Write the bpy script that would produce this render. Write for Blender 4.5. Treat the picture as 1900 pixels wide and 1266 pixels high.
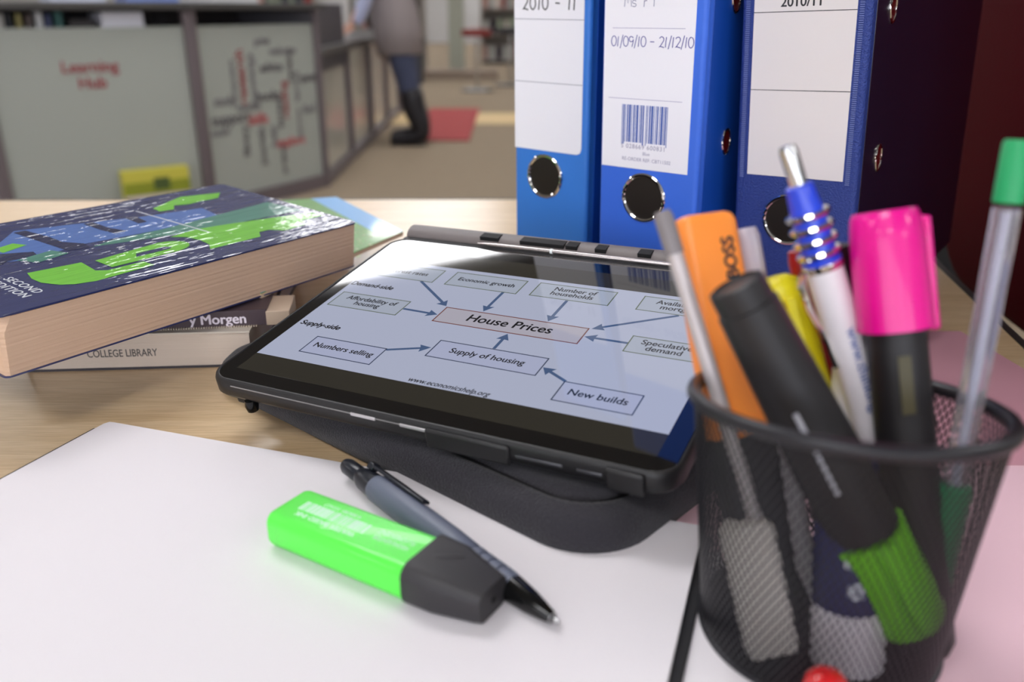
import bpy, bmesh, math, random
from math import sin, cos, pi, radians, sqrt, atan2
from mathutils import Vector, Matrix, Euler

for o in list(bpy.data.objects):
    bpy.data.objects.remove(o)
S = bpy.context.scene
C = S.collection
random.seed(7)

# ------------------------------------------------------------------ camera, world, exposure
# the table top is the plane z = 0 (0.73 m above the carpet)
FLOOR, CEIL = -0.73, 1.97
cam_d = bpy.data.cameras.new('camera')
cam = bpy.data.objects.new('camera', cam_d)
C.objects.link(cam)
cam.location = (0, 0, 0.2008)
cam.rotation_euler = (pi / 2 - math.atan(618 / 1600), 0, 0)
cam_d.sensor_width = 36
cam_d.lens = 36 * 1600 / 1900
cam_d.clip_start = 0.02
cam_d.clip_end = 60
cam_d.dof.use_dof = True
cam_d.dof.focus_distance = 0.445
cam_d.dof.aperture_fstop = 6.4
S.camera = cam

W = bpy.data.worlds.new('world')
S.world = W
W.use_nodes = True
W.node_tree.nodes['Background'].inputs[0].default_value = (0.9, 0.93, 1, 1)
W.node_tree.nodes['Background'].inputs[1].default_value = 0.3
S.view_settings.view_transform = 'Standard'
S.view_settings.look = 'None'
S.view_settings.gamma = 1
S.view_settings.use_curve_mapping = False
S.view_settings.exposure = -0.16
PANEL = 14.5        # radiance of the ceiling light panels


# ------------------------------------------------------------------ helpers
def lin(c):
    r = []
    for v in c[:3]:
        v = v / 255
        r.append(v / 12.92 if v <= 0.04045 else ((v + 0.055) / 1.055) ** 2.4)
    return (r[0], r[1], r[2], 1)


MATS = {}


def mat(name, rgb=(200, 200, 200), rough=0.5, metal=0.0, bump=0, bscale=300, spec=0.5, coat=0, coat_rough=0.05,
        emit=None, estr=0, trans=0, ior=1.45, vary=0, vscale=40, alpha=1, sheen=0, stretch=(1, 1, 1), sub=0):
    if name in MATS:
        return MATS[name]
    m = bpy.data.materials.new(name)
    m.use_nodes = True
    nt = m.node_tree
    b = nt.nodes['Principled BSDF']
    b.inputs['Base Color'].default_value = lin(rgb)
    b.inputs['Roughness'].default_value = rough
    b.inputs['Metallic'].default_value = metal
    b.inputs['Specular IOR Level'].default_value = spec
    b.inputs['IOR'].default_value = ior
    b.inputs['Coat Weight'].default_value = coat
    b.inputs['Coat Roughness'].default_value = coat_rough
    b.inputs['Transmission Weight'].default_value = trans
    if sheen:
        b.inputs['Sheen Weight'].default_value = sheen
    if sub:
        b.inputs['Subsurface Weight'].default_value = sub
        b.inputs['Subsurface Radius'].default_value = (0.004, 0.004, 0.004)
    if emit:
        b.inputs['Emission Color'].default_value = lin(emit)
        b.inputs['Emission Strength'].default_value = estr
    tc = nt.nodes.new('ShaderNodeTexCoord')
    mp = nt.nodes.new('ShaderNodeMapping')
    mp.inputs['Scale'].default_value = stretch
    nt.links.new(tc.outputs['Object'], mp.inputs[0])
    if vary:
        n = nt.nodes.new('ShaderNodeTexNoise')
        n.inputs['Scale'].default_value = vscale
        n.inputs['Detail'].default_value = 4
        nt.links.new(mp.outputs[0], n.inputs['Vector'])
        mx = nt.nodes.new('ShaderNodeMix')
        mx.data_type = 'RGBA'
        c = lin(rgb)
        mx.inputs[6].default_value = tuple(v * (1 - vary) for v in c[:3]) + (1,)
        mx.inputs[7].default_value = tuple(min(1, v * (1 + vary)) for v in c[:3]) + (1,)
        nt.links.new(n.outputs['Fac'], mx.inputs[0])
        nt.links.new(mx.outputs[2], b.inputs['Base Color'])
    if bump:
        n = nt.nodes.new('ShaderNodeTexNoise')
        n.inputs['Scale'].default_value = bscale
        n.inputs['Detail'].default_value = 3
        nt.links.new(mp.outputs[0], n.inputs['Vector'])
        bp = nt.nodes.new('ShaderNodeBump')
        bp.inputs['Strength'].default_value = bump
        bp.inputs['Distance'].default_value = 0.001
        nt.links.new(n.outputs['Fac'], bp.inputs['Height'])
        nt.links.new(bp.outputs[0], b.inputs['Normal'])
        if coat:
            nt.links.new(bp.outputs[0], b.inputs['Coat Normal'])
    MATS[name] = m
    return m


def tag(o, label, cat, group=None, kind=None):
    o['label'] = label
    o['category'] = cat
    if group:
        o['group'] = group
    if kind:
        o['kind'] = kind
    return o


def thing(name, label, cat, M=None, group=None):
    o = bpy.data.objects.new(name, None)
    o.empty_display_size = 0.02
    C.objects.link(o)
    if M is not None:
        o.matrix_world = M
    return tag(o, label, cat, group)


def finish(bm, name, m, parent=None, smooth=False, bevel=0, seg=2, label=None, world=False, sharp=40):
    """link a bmesh as one mesh object. Children are in the parent's own frame unless world=True"""
    bmesh.ops.recalc_face_normals(bm, faces=bm.faces)
    me = bpy.data.meshes.new(name)
    bm.to_mesh(me)
    bm.free()
    o = bpy.data.objects.new(name, me)
    C.objects.link(o)
    for mm in (m if isinstance(m, (list, tuple)) else [m]):
        me.materials.append(mm)
    if parent:
        o.parent = parent
        if world:
            q = parent
            Mx = Matrix.Identity(4)
            while q:
                Mx = q.matrix_basis.copy() if q.parent is None else q.matrix_parent_inverse @ q.matrix_basis @ Matrix.Identity(4)
                break
            o.matrix_parent_inverse = root_matrix(parent).inverted()
    if smooth:
        for p in me.polygons:
            p.use_smooth = True
        me.set_sharp_from_angle(angle=radians(sharp))
    if bevel:
        b = o.modifiers.new('bevel', 'BEVEL')
        b.width = bevel
        b.segments = seg
        b.limit_method = 'ANGLE'
        b.angle_limit = radians(40)
        b.harden_normals = False
        for p in me.polygons:
            p.use_smooth = True
        me.set_sharp_from_angle(angle=radians(50))
    if label:
        o['label'] = label
    return o


def root_matrix(o):
    M = o.matrix_basis.copy()
    while o.parent:
        M = o.parent.matrix_basis @ o.matrix_parent_inverse @ M
        o = o.parent
    return M


def BM():
    return bmesh.new()


def box(bm, a, b, M=None, mi=0):
    x0, y0, z0 = a
    x1, y1, z1 = b
    P = [(x0, y0, z0), (x1, y0, z0), (x1, y1, z0), (x0, y1, z0), (x0, y0, z1), (x1, y0, z1), (x1, y1, z1), (x0, y1, z1)]
    V = [bm.verts.new((M @ Vector(p)) if M else p) for p in P]
    for f in ((0, 3, 2, 1), (4, 5, 6, 7), (0, 1, 5, 4), (1, 2, 6, 5), (2, 3, 7, 6), (3, 0, 4, 7)):
        bm.faces.new([V[i] for i in f]).material_index = mi
    return bm


def prism(bm, pts, z0, z1, M=None, mi=0):
    lo = [bm.verts.new((M @ Vector((x, y, z0))) if M else (x, y, z0)) for x, y in pts]
    hi = [bm.verts.new((M @ Vector((x, y, z1))) if M else (x, y, z1)) for x, y in pts]
    n = len(pts)
    bm.faces.new(lo[::-1]).material_index = mi
    bm.faces.new(hi).material_index = mi
    for i in range(n):
        bm.faces.new((lo[i], lo[(i + 1) % n], hi[(i + 1) % n], hi[i])).material_index = mi
    return bm


def loft(bm, rings, close=True, cap=True, mi=0):
    """rings: lists of equal length of 3D points"""
    R = [[bm.verts.new(p) for p in r] for r in rings]
    n = len(R[0])
    for a, b in zip(R, R[1:]):
        for i in range(n if close else n - 1):
            j = (i + 1) % n
            bm.faces.new((a[i], a[j], b[j], b[i])).material_index = mi
    if cap:
        bm.faces.new(R[0][::-1]).material_index = mi
        bm.faces.new(R[-1]).material_index = mi
    return bm


def lathe(bm, prof, seg=32, M=None, sx=1, sy=1, cap=True):
    rings = []
    for r, z in prof:
        ring = []
        for i in range(seg):
            a = 2 * pi * i / seg
            p = Vector((r * sx * cos(a), r * sy * sin(a), z))
            ring.append(M @ p if M else p)
        rings.append(ring)
    return loft(bm, rings, cap=cap)


def rrect(w, h, r, n=6, cx=0, cy=0):
    """rounded rectangle outline, centred at cx, cy"""
    pts = []
    r = max(1e-5, min(r, w / 2 - 1e-6, h / 2 - 1e-6))
    for (sx, sy, a0) in ((1, -1, -90), (1, 1, 0), (-1, 1, 90), (-1, -1, 180)):
        for i in range(n + 1):
            a = radians(a0 + 90 * i / n)
            pts.append((cx + sx * (w / 2 - r) + r * cos(a), cy + sy * (h / 2 - r) + r * sin(a)))
    return pts


def tube(bm, path, r, seg=10, closed=False, cap=True):
    path = [Vector(p) for p in path]
    n = len(path)
    rings = []
    up = Vector((0.13, 0.21, 0.97)).normalized()
    for i, p in enumerate(path):
        a = path[(i - 1) % n] if (closed or i > 0) else p
        b = path[(i + 1) % n] if (closed or i < n - 1) else p
        t = (b - a).normalized()
        u = t.cross(up)
        if u.length < 1e-4:
            u = t.cross(Vector((1, 0, 0)))
        u.normalize()
        v = t.cross(u)
        rr = r[i] if isinstance(r, (list, tuple)) else r
        rings.append([p + rr * (cos(2 * pi * k / seg) * u + sin(2 * pi * k / seg) * v) for k in range(seg)])
    if closed:
        rings.append(rings[0])
        R = [[bm.verts.new(q) for q in rg] for rg in rings[:-1]]
        R.append(R[0])
        for a, b in zip(R, R[1:]):
            for i in range(seg):
                j = (i + 1) % seg
                bm.faces.new((a[i], a[j], b[j], b[i]))
        return bm
    return loft(bm, rings, cap=cap)


def bar(bm, p, q, w, h):
    """flat bar between two 3D points, w across (horizontal-ish), h thick"""
    p, q = Vector(p), Vector(q)
    t = (q - p).normalized()
    u = t.cross(Vector((0, 0, 1)))
    if u.length < 1e-4:
        u = Vector((1, 0, 0))
    u.normalize()
    v = u.cross(t)
    c = [(-w / 2, -h / 2), (w / 2, -h / 2), (w / 2, h / 2), (-w / 2, h / 2)]
    return loft(bm, [[e + u * a + v * b for a, b in c] for e in (p, q)])


def frame_from(base, top, xdir=Vector((1, 0, 0))):
    base, top = Vector(base), Vector(top)
    z = (top - base).normalized()
    x = (xdir - z * xdir.dot(z)).normalized()
    y = z.cross(x)
    M = Matrix((x, y, z)).transposed().to_4x4()
    M.translation = base
    return M


def local_frame(p, rx, ry, rz):
    M = (Matrix.Rotation(radians(rz), 4, 'Z') @ Matrix.Rotation(radians(ry), 4, 'Y') @ Matrix.Rotation(radians(rx), 4, 'X'))
    M.translation = Vector(p)
    return M


def text_part(body, size, m, parent, M, name='printed_text', align='CENTER', bold=0, shear=0, th=0.00006, sx=1, space=1, spacing=1, label=None):
    cu = bpy.data.curves.new('t', 'FONT')
    cu.body = body
    cu.size = 1
    cu.align_x = align
    cu.align_y = 'CENTER'
    cu.offset = 0.0
    cu.shear = shear
    cu.extrude = th / 2 / size
    cu.resolution_u = 4
    cu.space_line = spacing
    cu.space_character = space
    t = bpy.data.objects.new('t', cu)
    C.objects.link(t)
    bpy.context.view_layer.update()
    me = bpy.data.meshes.new_from_object(t)
    bpy.data.objects.remove(t)
    bpy.data.curves.remove(cu)
    me.name = name
    if bold > 0:
        # embolden by laying shifted copies of the letters side by side
        b2 = BM()
        h = bold / size
        for k, (ox, oy) in enumerate(((0, 0), (h, 0), (-h, 0), (0, h * .7), (0, -h * .7))):
            m2 = me.copy()
            m2.transform(Matrix.Translation((ox, oy, k * th / size * .02)))
            b2.from_mesh(m2)
            bpy.data.meshes.remove(m2)
        b2.to_mesh(me)
        b2.free()
    me.materials.clear()
    me.materials.append(m)
    me.transform(M @ Matrix.Diagonal((sx * size, size, size, 1)))
    o = bpy.data.objects.new(name, me)
    C.objects.link(o)
    o.parent = parent
    if label:
        o['label'] = label
    return o


def strokes_part(name, strokes, w, m, parent, M, th=0.00008):
    """handwriting: polylines in a plane as thin flat strips"""
    bm = BM()
    for st in strokes:
        pts = [Vector((x, y, 0)) for x, y in st]
        L, Rr = [], []
        for i, p in enumerate(pts):
            a = pts[max(0, i - 1)]
            b = pts[min(len(pts) - 1, i + 1)]
            t = (b - a).normalized()
            n = Vector((-t.y, t.x, 0)) * w / 2
            L.append(p + n)
            Rr.append(p - n)
        rings = [[M @ (L[i] + Vector((0, 0, 0))), M @ (Rr[i]), M @ (Rr[i] + Vector((0, 0, th))), M @ (L[i] + Vector((0, 0, th)))] for i in range(len(pts))]
        loft(bm, rings)
    return finish(bm, name, m, parent)


def arc(cx, cy, rx, ry, a0, a1, n=12):
    return [(cx + rx * cos(radians(a0 + (a1 - a0) * i / n)), cy + ry * sin(radians(a0 + (a1 - a0) * i / n))) for i in range(n + 1)]


def hand_glyph(ch):
    g = {'0': [arc(.3, .5, .28, .48, 80, 430, 16)],
         '1': [[(.2, .95), (.16, .5), (.12, 0)]],
         '2': [arc(.3, .72, .25, .25, 160, -30, 8) + [(.2, .15), (.05, .02), (.2, .1), (.6, 0)]],
         '9': [arc(.3, .7, .24, .25, 20, 360, 12) + [(.52, .4), (.4, 0)]],
         '/': [[(.35, 1.1), (.05, -.15)]],
         '-': [[(.05, .5), (.5, .5)]],
         'M': [[(0, 0), (.1, 1), (.35, .3), (.6, 1), (.7, 0)]],
         's': [arc(.25, .4, .18, .14, 20, 240, 6) + arc(.25, .14, .2, .14, 90, -140, 6)],
         'r': [[(.05, 0), (.08, .5)], arc(.25, .3, .2, .2, 160, 60, 5)],
         'T': [[(0, 1), (.7, 1)], [(.35, 1), (.3, 0)]],
         'e': [arc(.28, .28, .22, .24, 10, 320, 10)], ' ': []}
    return g.get(ch, [[(0, 0), (.4, .5)]])


def handwriting(name, s, x, y, h, m, parent, M, w=0.0006, adv=.72, jit=.04):
    st = []
    cx = x
    for ch in s:
        for pl in hand_glyph(ch):
            st.append([(cx + px * h + random.uniform(-jit, jit) * h * .2, y + py * h + random.uniform(-jit, jit) * h * .4) for px, py in pl])
        cx += h * (adv if ch not in '1/ ' else adv * .62)
    return strokes_part(name, st, w, m, parent, M)


# ------------------------------------------------------------------ materials
def wood_mat():
    m = bpy.data.materials.new('pale_maple')
    m.use_nodes = True
    nt = m.node_tree
    b = nt.nodes['Principled BSDF']
    tc = nt.nodes.new('ShaderNodeTexCoord')
    mp = nt.nodes.new('ShaderNodeMapping')
    mp.inputs['Rotation'].default_value = (0, 0, radians(-28))
    mp.inputs['Scale'].default_value = (1, 14, 1)
    nt.links.new(tc.outputs['Object'], mp.inputs[0])
    n1 = nt.nodes.new('ShaderNodeTexNoise')
    n1.inputs['Scale'].default_value = 7
    n1.inputs['Detail'].default_value = 8
    n1.inputs['Roughness'].default_value = .62
    n1.inputs['Distortion'].default_value = .6
    nt.links.new(mp.outputs[0], n1.inputs['Vector'])
    mp2 = nt.nodes.new('ShaderNodeMapping')
    mp2.inputs['Rotation'].default_value = (0, 0, radians(-28))
    mp2.inputs['Scale'].default_value = (6, 90, 1)
    nt.links.new(tc.outputs['Object'], mp2.inputs[0])
    n2 = nt.nodes.new('ShaderNodeTexNoise')
    n2.inputs['Scale'].default_value = 9
    n2.inputs['Detail'].default_value = 3
    nt.links.new(mp2.outputs[0], n2.inputs['Vector'])
    r = nt.nodes.new('ShaderNodeValToRGB')
    r.color_ramp.elements[0].position = .3
    r.color_ramp.elements[0].color = lin((206, 174, 130))
    r.color_ramp.elements[1].position = .7
    r.color_ramp.elements[1].color = lin((228, 202, 164))
    nt.links.new(n1.outputs['Fac'], r.inputs[0])
    mx = nt.nodes.new('ShaderNodeMix')
    mx.data_type = 'RGBA'
    mx.blend_type = 'MULTIPLY'
    mx.inputs[0].default_value = .35
    r2 = nt.nodes.new('ShaderNodeValToRGB')
    r2.color_ramp.elements[0].position = .35
    r2.color_ramp.elements[0].color = (.62, .55, .45, 1)
    r2.color_ramp.elements[1].position = .6
    r2.color_ramp.elements[1].color = (1, 1, 1, 1)
    nt.links.new(n2.outputs['Fac'], r2.inputs[0])
    nt.links.new(r.outputs[0], mx.inputs[6])
    nt.links.new(r2.outputs[0], mx.inputs[7])
    nt.links.new(mx.outputs[2], b.inputs['Base Color'])
    b.inputs['Roughness'].default_value = .33
    b.inputs['Coat Weight'].default_value = .35
    b.inputs['Coat Roughness'].default_value = .25
    b.inputs['Specular IOR Level'].default_value = .6
    return m


def carpet_mat():
    return mat('carpet', (142, 127, 108), .95, bump=.6, bscale=160, vary=.12, vscale=25, spec=.1)


MAPLE = wood_mat()
PAPER = mat('paper', (226, 221, 224), .75, vary=.015, vscale=8, spec=.3)
BLACKP = mat('black_plastic', (22, 21, 22), .35)
BLACKM = mat('black_matte', (26, 25, 27), .6, bump=.15, bscale=900)
STEEL = mat('steel', (205, 205, 205), .18, 1.0)
CHROME = mat('chrome', (235, 232, 225), .08, 1.0)
GREYMETAL = mat('grey_metal', (120, 112, 112), .4, .6)
INK = mat('black_ink', (38, 38, 42), .6)
BLUEINK = mat('blue_ink', (70, 70, 150), .6)

# ------------------------------------------------------------------ the setting
XL, XR, YB, YF = -7.5, 5.5, -5.2, 26.0


def struct(name, bm, m, **k):
    o = finish(bm, name, m, **k)
    o['kind'] = 'structure'
    return o


WALLM = mat('wall_paint', (196, 195, 194), .8, vary=.03, vscale=2)
struct('floor', box(BM(), (XL, YB, FLOOR - .1), (XR, YF, FLOOR)), carpet_mat())
struct('wall_left', box(BM(), (XL - .1, YB, FLOOR), (XL, YF, CEIL)), WALLM)
struct('wall_right', box(BM(), (XR, YB, FLOOR), (XR + .1, YF, CEIL)), WALLM)
struct('wall_back', box(BM(), (XL, YF, FLOOR), (XR, YF + .1, CEIL)), WALLM)
struct('wall_front', box(BM(), (XL, YB - .1, FLOOR), (XR, YB, CEIL)), WALLM)
struct('ceiling', box(BM(), (XL, YB, CEIL + .03), (XR, YF, CEIL + .1)), mat('ceiling_white', (150, 152, 156), .85))
struct('trim_1', box(BM(), (XL, 7.6, FLOOR), (XR, 8.4, FLOOR + .003)), mat('floor_strip', (206, 178, 128), .7))  # band of light across the carpet, painted as a paler strip

WPM = mat('daylight_pane', (235, 240, 250), .3, emit=(240, 244, 255), estr=4.5)  # unseen glowing panes added behind the camera as front fill light
WFM = mat('window_frame', (225, 225, 225), .5)
for k in range(4):
    x0 = -6.0 + 2.6 * k
    o = struct('window_%d' % (k + 1), box(BM(), (x0, YB + .001, -.15), (x0 + 2.3, YB + .03, 1.65)), WPM)
    bm = BM()
    for a, b in (((x0 - .05, -.2), (x0, 1.7)), ((x0 + 2.3, -.2), (x0 + 2.35, 1.7)), ((x0 + 1.13, -.15), (x0 + 1.17, 1.65)), ((x0, -.2), (x0 + 2.3, -.15)), ((x0, 1.65), (x0 + 2.3, 1.7))):
        box(bm, (a[0], YB, a[1]), (b[0], YB + .06, b[1]))
    finish(bm, 'window_frame', WFM, o)
PMAT = mat('light_panel', (255, 255, 255), .5, emit=(252, 252, 255), estr=PANEL)
FRAMEM = mat('light_frame', (225, 225, 225), .5)
proto = None
for ix in range(-2, 3):
    for iy in range(-5, 10):
        x0 = -1.42 + 3.6 * ix
        y0 = 3.5 + 2.4 * iy
        if x0 < XL + .2 or x0 + 1.2 > XR or y0 < YB + .1:
            continue
        if proto is None:
            t = thing('ceiling_light', 'x', 'ceiling light', Matrix.Translation((x0, y0, CEIL)))
            d = finish(box(BM(), (0, 0, 0), (1.2, .6, .02)), 'diffuser', PMAT, t)
            bm = BM()
            box(bm, (-.03, -.03, -.004), (0, .63, .03))
            box(bm, (1.2, -.03, -.004), (1.23, .63, .03))
            box(bm, (0, -.03, -.004), (1.2, 0, .03))
            box(bm, (0, .6, -.004), (1.2, .63, .03))
            f = finish(bm, 'light_frame', FRAMEM, t)
            proto = (t, d, f)
        else:
            t = proto[0].copy()
            C.objects.link(t)
            t.matrix_world = Matrix.Translation((x0, y0, CEIL))
            for ch in proto[1:]:
                c = ch.copy()
                C.objects.link(c)
                c.parent = t
        t['label'] = 'rectangular white light panel set flush in the library ceiling'
        t['group'] = 'ceiling light panels'

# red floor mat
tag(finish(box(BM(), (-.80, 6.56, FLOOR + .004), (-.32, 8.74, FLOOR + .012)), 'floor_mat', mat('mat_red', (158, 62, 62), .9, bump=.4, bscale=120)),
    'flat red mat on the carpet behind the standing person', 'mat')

# ------------------------------------------------------------------ reception desk
PANELM = mat('frosted_panel', (156, 160, 152), .3, vary=.02, vscale=1.5, coat=.3, coat_rough=.15)
POSTM = mat('post_grey', (112, 102, 104), .45, .3)
DARKM = mat('desk_dark', (52, 48, 50), .5)
SLABM = mat('desk_slab', (70, 68, 66), .35)
P1L, P1R, P2R, D2, D3 = Vector((-2.111, 3.572, 0)), Vector((-1.43, 4.075, 0)), Vector((-1.024, 4.823, 0)), Vector((-1.055, 7.902, 0)), Vector((-1.06, 9.4, 0))
desk = thing('reception_desk', 'long grey reception desk with white lettered front panels behind the books', 'desk',
             Matrix.Translation((-1.43, 4.075, FLOOR)))


def wallframe(a, b):
    """frame with x along a->b, y into the desk (left normal), z up from the floor"""
    x = (b - a).normalized()
    y = Vector((-x.y, x.x, 0))
    M = Matrix((x, y, Vector((0, 0, 1)))).transposed().to_4x4()
    M.translation = Vector((a.x, a.y, FLOOR))
    return M, (b - a).length


P0L = P1L + (P1L - P1R).normalized() * 1.1 + Vector((-.25, .1, 0))
PT = .855
panel_frames = []
for a, b, nm in ((P0L, P1L, 'front_panel'), (P1L, P1R, 'front_panel'), (P1R, P2R, 'front_panel')):
    M, L = wallframe(a, b)
    pf = finish(box(BM(), (.03, .01, .07), (L - .03, .03, PT), M), nm, PANELM, desk, world=True, bevel=.003)
    panel_frames.append((pf, M, L))
    for px in (.0, L - .028):
        finish(box(BM(), (px, -.012, .0), (px + .028, .05, .925), M), 'post', POSTM, desk, world=True, bevel=.003)
    finish(box(BM(), (.03, -.008, .0), (L - .03, .04, .07), M), 'base_rail', POSTM, desk, world=True, bevel=.003)
    finish(box(BM(), (0, .02, PT - .012), (L, .38, PT), M), 'shelf_board', SLABM, desk, world=True)
    finish(box(BM(), (0, .34, PT), (L, .36, .93), M), 'back_board', DARKM, desk, world=True)
    finish(box(BM(), (-.04, -.04, .925), (L + .04, .42, .955), M), 'desk_top', SLABM, desk, world=True, bevel=.004)
# lower wing
Ml, Ll = wallframe(P2R, D3)
finish(box(BM(), (.0, -.02, .69), (Ll, .75, .735), Ml), 'desk_top', SLABM, desk, world=True, bevel=.004)
finish(box(BM(), (-.02, .02, .60), (.9, .6, .955), Ml), 'end_cabinet', mat('cab_dark', (58, 54, 60), .5), desk, world=True, bevel=.004)
for k in range(5):
    xa = .03 + k * .92
    if xa + .86 > Ll:
        break
    finish(box(BM(), (xa, .03, .06), (xa + .86, .045, .69), Ml), 'glass_panel',
           mat('pale_glass', (188, 184, 172), .25, coat=.4, coat_rough=.06), desk, world=True, bevel=.002)
    bm = BM()
    box(bm, (xa - .04, .0, .0), (xa - .005, .06, .69), Ml)
    finish(bm, 'post', POSTM, desk, world=True)
finish(box(BM(), (0, .0, .0), (Ll, .05, .055), Ml), 'base_rail', POSTM, desk, world=True, bevel=.003)


def wm(M, x, z, y=.008):
    """text plane on a panel front: x right along the panel, up = z"""
    return M @ Matrix.Translation((x, y, z)) @ Matrix.Rotation(radians(90), 4, 'X')


def desk_text(pf, M, body, size, x, z, m, rot=0, bold=0):
    T = root_matrix(pf).inverted() @ wm(M, x, z) @ Matrix.Rotation(radians(rot), 4, 'Z')
    return text_part(body, size, m, pf, T, 'lettering', bold=bold, th=.002)


MAROON = mat('maroon_vinyl', (140, 52, 60), .5)
GREYV = mat('grey_vinyl', (112, 108, 112), .5)
DGREY = mat('dark_vinyl', (84, 78, 84), .5)
REDV = mat('red_vinyl', (176, 78, 84), .5)
pf, M1, L1 = panel_frames[1]
desk_text(pf, M1, 'Learning\nHub', .066, .41, .665, MAROON, bold=.0015)
pf, M2, L2 = panel_frames[2]
cloud = [('research', .07, .30, .62, 90, MAROON), ('knowledge', .055, .375, .60, 90, GREYV), ('welcome', .05, .62, .73, 0, GREYV),
         ('advice', .06, .52, .655, 0, DGREY), ('study', .06, .17, .52, 0, GREYV), ('support', .075, .20, .435, 0, DGREY),
         ('books', .065, .48, .52, 0, DGREY), ('reading', .06, .60, .49, 90, MAROON), ('learning', .045, .70, .55, 90, GREYV),
         ('skills', .07, .385, .415, 0, REDV), ('quiet', .06, .80, .59, 0, DGREY), ('find', .06, .79, .43, 0, GREYV),
         ('library', .055, .285, .32, 90, DGREY), ('journals', .055, .40, .28, 90, DGREY), ('help', .06, .49, .32, 90, GREYV),
         ('explore', .065, .62, .28, 0, REDV),
         ('print', .05, .47, .78, 0, GREYV), ('computers', .045, .24, .60, 90, GREYV), ('borrow', .05, .70, .36, 90, GREYV), ('access', .055, .55, .43, 90, DGREY),
         ('revision', .05, .66, .66, 90, DGREY), ('tutorials', .045, .33, .48, 0, GREYV), ('exam', .05, .12, .38, 0, GREYV), ('projects', .045, .55, .20, 90, DGREY)]
for body, s, x, z, rot, m in cloud:
    desk_text(pf, M2, body, s * 1.05, x * L2 / .9, z, m, rot, .0015)

# low notice and items stored along the desk shelf
MN = M1 @ Matrix.Translation((.47, -.06, 0))
nb = thing('leaflet_box', 'yellow and green cardboard box leaning at the foot of the lettered desk panel', 'box', MN)
finish(box(BM(), (-.02, 0, .001), (.27, .05, .26)), 'carton', mat('carton_yellow', (190, 182, 70), .5, vary=.08, vscale=12), nb, bevel=.003)
finish(box(BM(), (-.019, -.002, .15), (.269, .0, .205)), 'green_band', mat('carton_green', (132, 140, 36), .5), nb)
finish(box(BM(), (-.02, -.0025, .0), (.27, -.0005, .148)), 'pink_band', mat('carton_pale', (200, 186, 178), .5), nb)
finish(box(BM(), (.11, -.003, .165), (.18, -.001, .22)), 'dark_patch', mat('carton_dark', (70, 86, 40), .5), nb)


def block(name, label, cat, M, a, b, m, group=None):
    o = finish(box(BM(), a, b, M), name, m, bevel=.002)
    return tag(o, label, cat, group)


cols = [(60, 100, 96), (200, 198, 190), (180, 176, 170), (40, 42, 48), (150, 140, 90), (96, 84, 80), (205, 205, 205), (70, 78, 110)]
for k in range(9):
    w = random.uniform(.018, .034)
    x = -.0 + .03 + k * .036
    o = block('shelved_book', '%s book spine in the desk shelf, left end of the lettered panel' % ['teal', 'white', 'light grey', 'black', 'olive', 'brown', 'bright white', 'slate blue'][k % 8] if k < 8 else 'rightmost teal book spine in the desk shelf', 'book', M1,
              (x, .06, PT), (x + w, .26, PT + random.uniform(.05, .062)), mat('bk%d' % (k % 8), cols[k % 8], .6), 'books in the desk shelf')
block('tilted_binder', 'dark folder lying in the desk shelf right of the shelved books', 'folder', M1, (.37, .05, PT), (.47, .3, PT + .03), DARKM)
block('paper_stack', 'stack of white sheets in the desk shelf above the big lettered panel', 'paper', M1, (.49, .03, PT), (.66, .26, PT + .06), mat('sheet_white', (206, 206, 214), .7))
block('leaflet_stack', 'stack of bluish white leaflets on top of the reception desk', 'paper', M1, (.30, .02, .956), (.52, .22, .985), mat('sheet_blue', (215, 220, 238), .7))
block('ring_binder_desk'.replace('_desk', ''), 'blue folder lying on the reception desk top at the right', 'folder', M1, (.60, .02, .956), (.82, .22, .982), mat('fold_blue', (120, 140, 200), .5))
block('leaflet_stack', 'white leaflets on the desk top over the word cloud panel', 'paper', M2, (.16, .02, .956), (.46, .24, .98), mat('sheet_white2', (214, 214, 216), .7))
block('telephone_base', 'dark telephone on the low wing of the desk beside the hand', 'telephone', Ml, (.75, .2, .735), (.95, .42, .80), DARKM)
block('paper_stack', 'crumpled bluish papers on the low desk wing near the sleeve', 'paper', Ml, (1.0, .1, .735), (1.25, .4, .80), mat('sheet_blue2', (178, 182, 205), .7))

# ------------------------------------------------------------------ far end of the room
SHELFM = mat('shelf_grey', (150, 142, 134), .6)


TONEN = ['red', 'beige', 'charcoal', 'sage green', 'dusty pink', 'plum', 'pale grey']


def bookcase(x0, x1, y, z1, label, tones, which):
    t = thing('bookcase', label, 'bookcase', Matrix.Translation((x0, y, FLOOR)))
    w = x1 - x0
    bm = BM()
    box(bm, (0, 0, 0), (.03, .4, z1)); box(bm, (w - .03, 0, 0), (w, .4, z1)); box(bm, (.03, .38, 0), (w - .03, .4, z1))
    finish(bm, 'side_panels', SHELFM, t)
    nsh = 4
    for k in range(nsh + 1):
        z = .08 + k * (z1 - .1) / nsh
        finish(box(BM(), (.03, 0, z - .02), (w - .03, .38, z)), 'shelf', SHELFM, t)
    finish(box(BM(), (.03, .02, 0), (w - .03, .04, .06)), 'plinth', DARKM, t)
    k = 0
    for s in range(nsh):
        z = .08 + s * (z1 - .1) / nsh
        bx = .05
        while bx < w - .12:
            bw = random.uniform(.05, .11)
            ti = random.randint(0, len(tones) - 1)
            o = finish(box(BM(), (x0 + bx, y + .05, FLOOR + z + .001), (x0 + bx + bw, y + .3, FLOOR + z + random.uniform(.2, .3))), 'library_book',
                       mat('far%d' % ti, tones[ti], .7))
            tag(o, '%s library book on %s shelf of the %s' % (TONEN[ti], ('the lowest', 'the second', 'the third', 'the top')[s], which), 'book', 'books in the ' + which)
            bx += bw + random.uniform(.0, .04)
            k += 1
    return t


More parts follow.
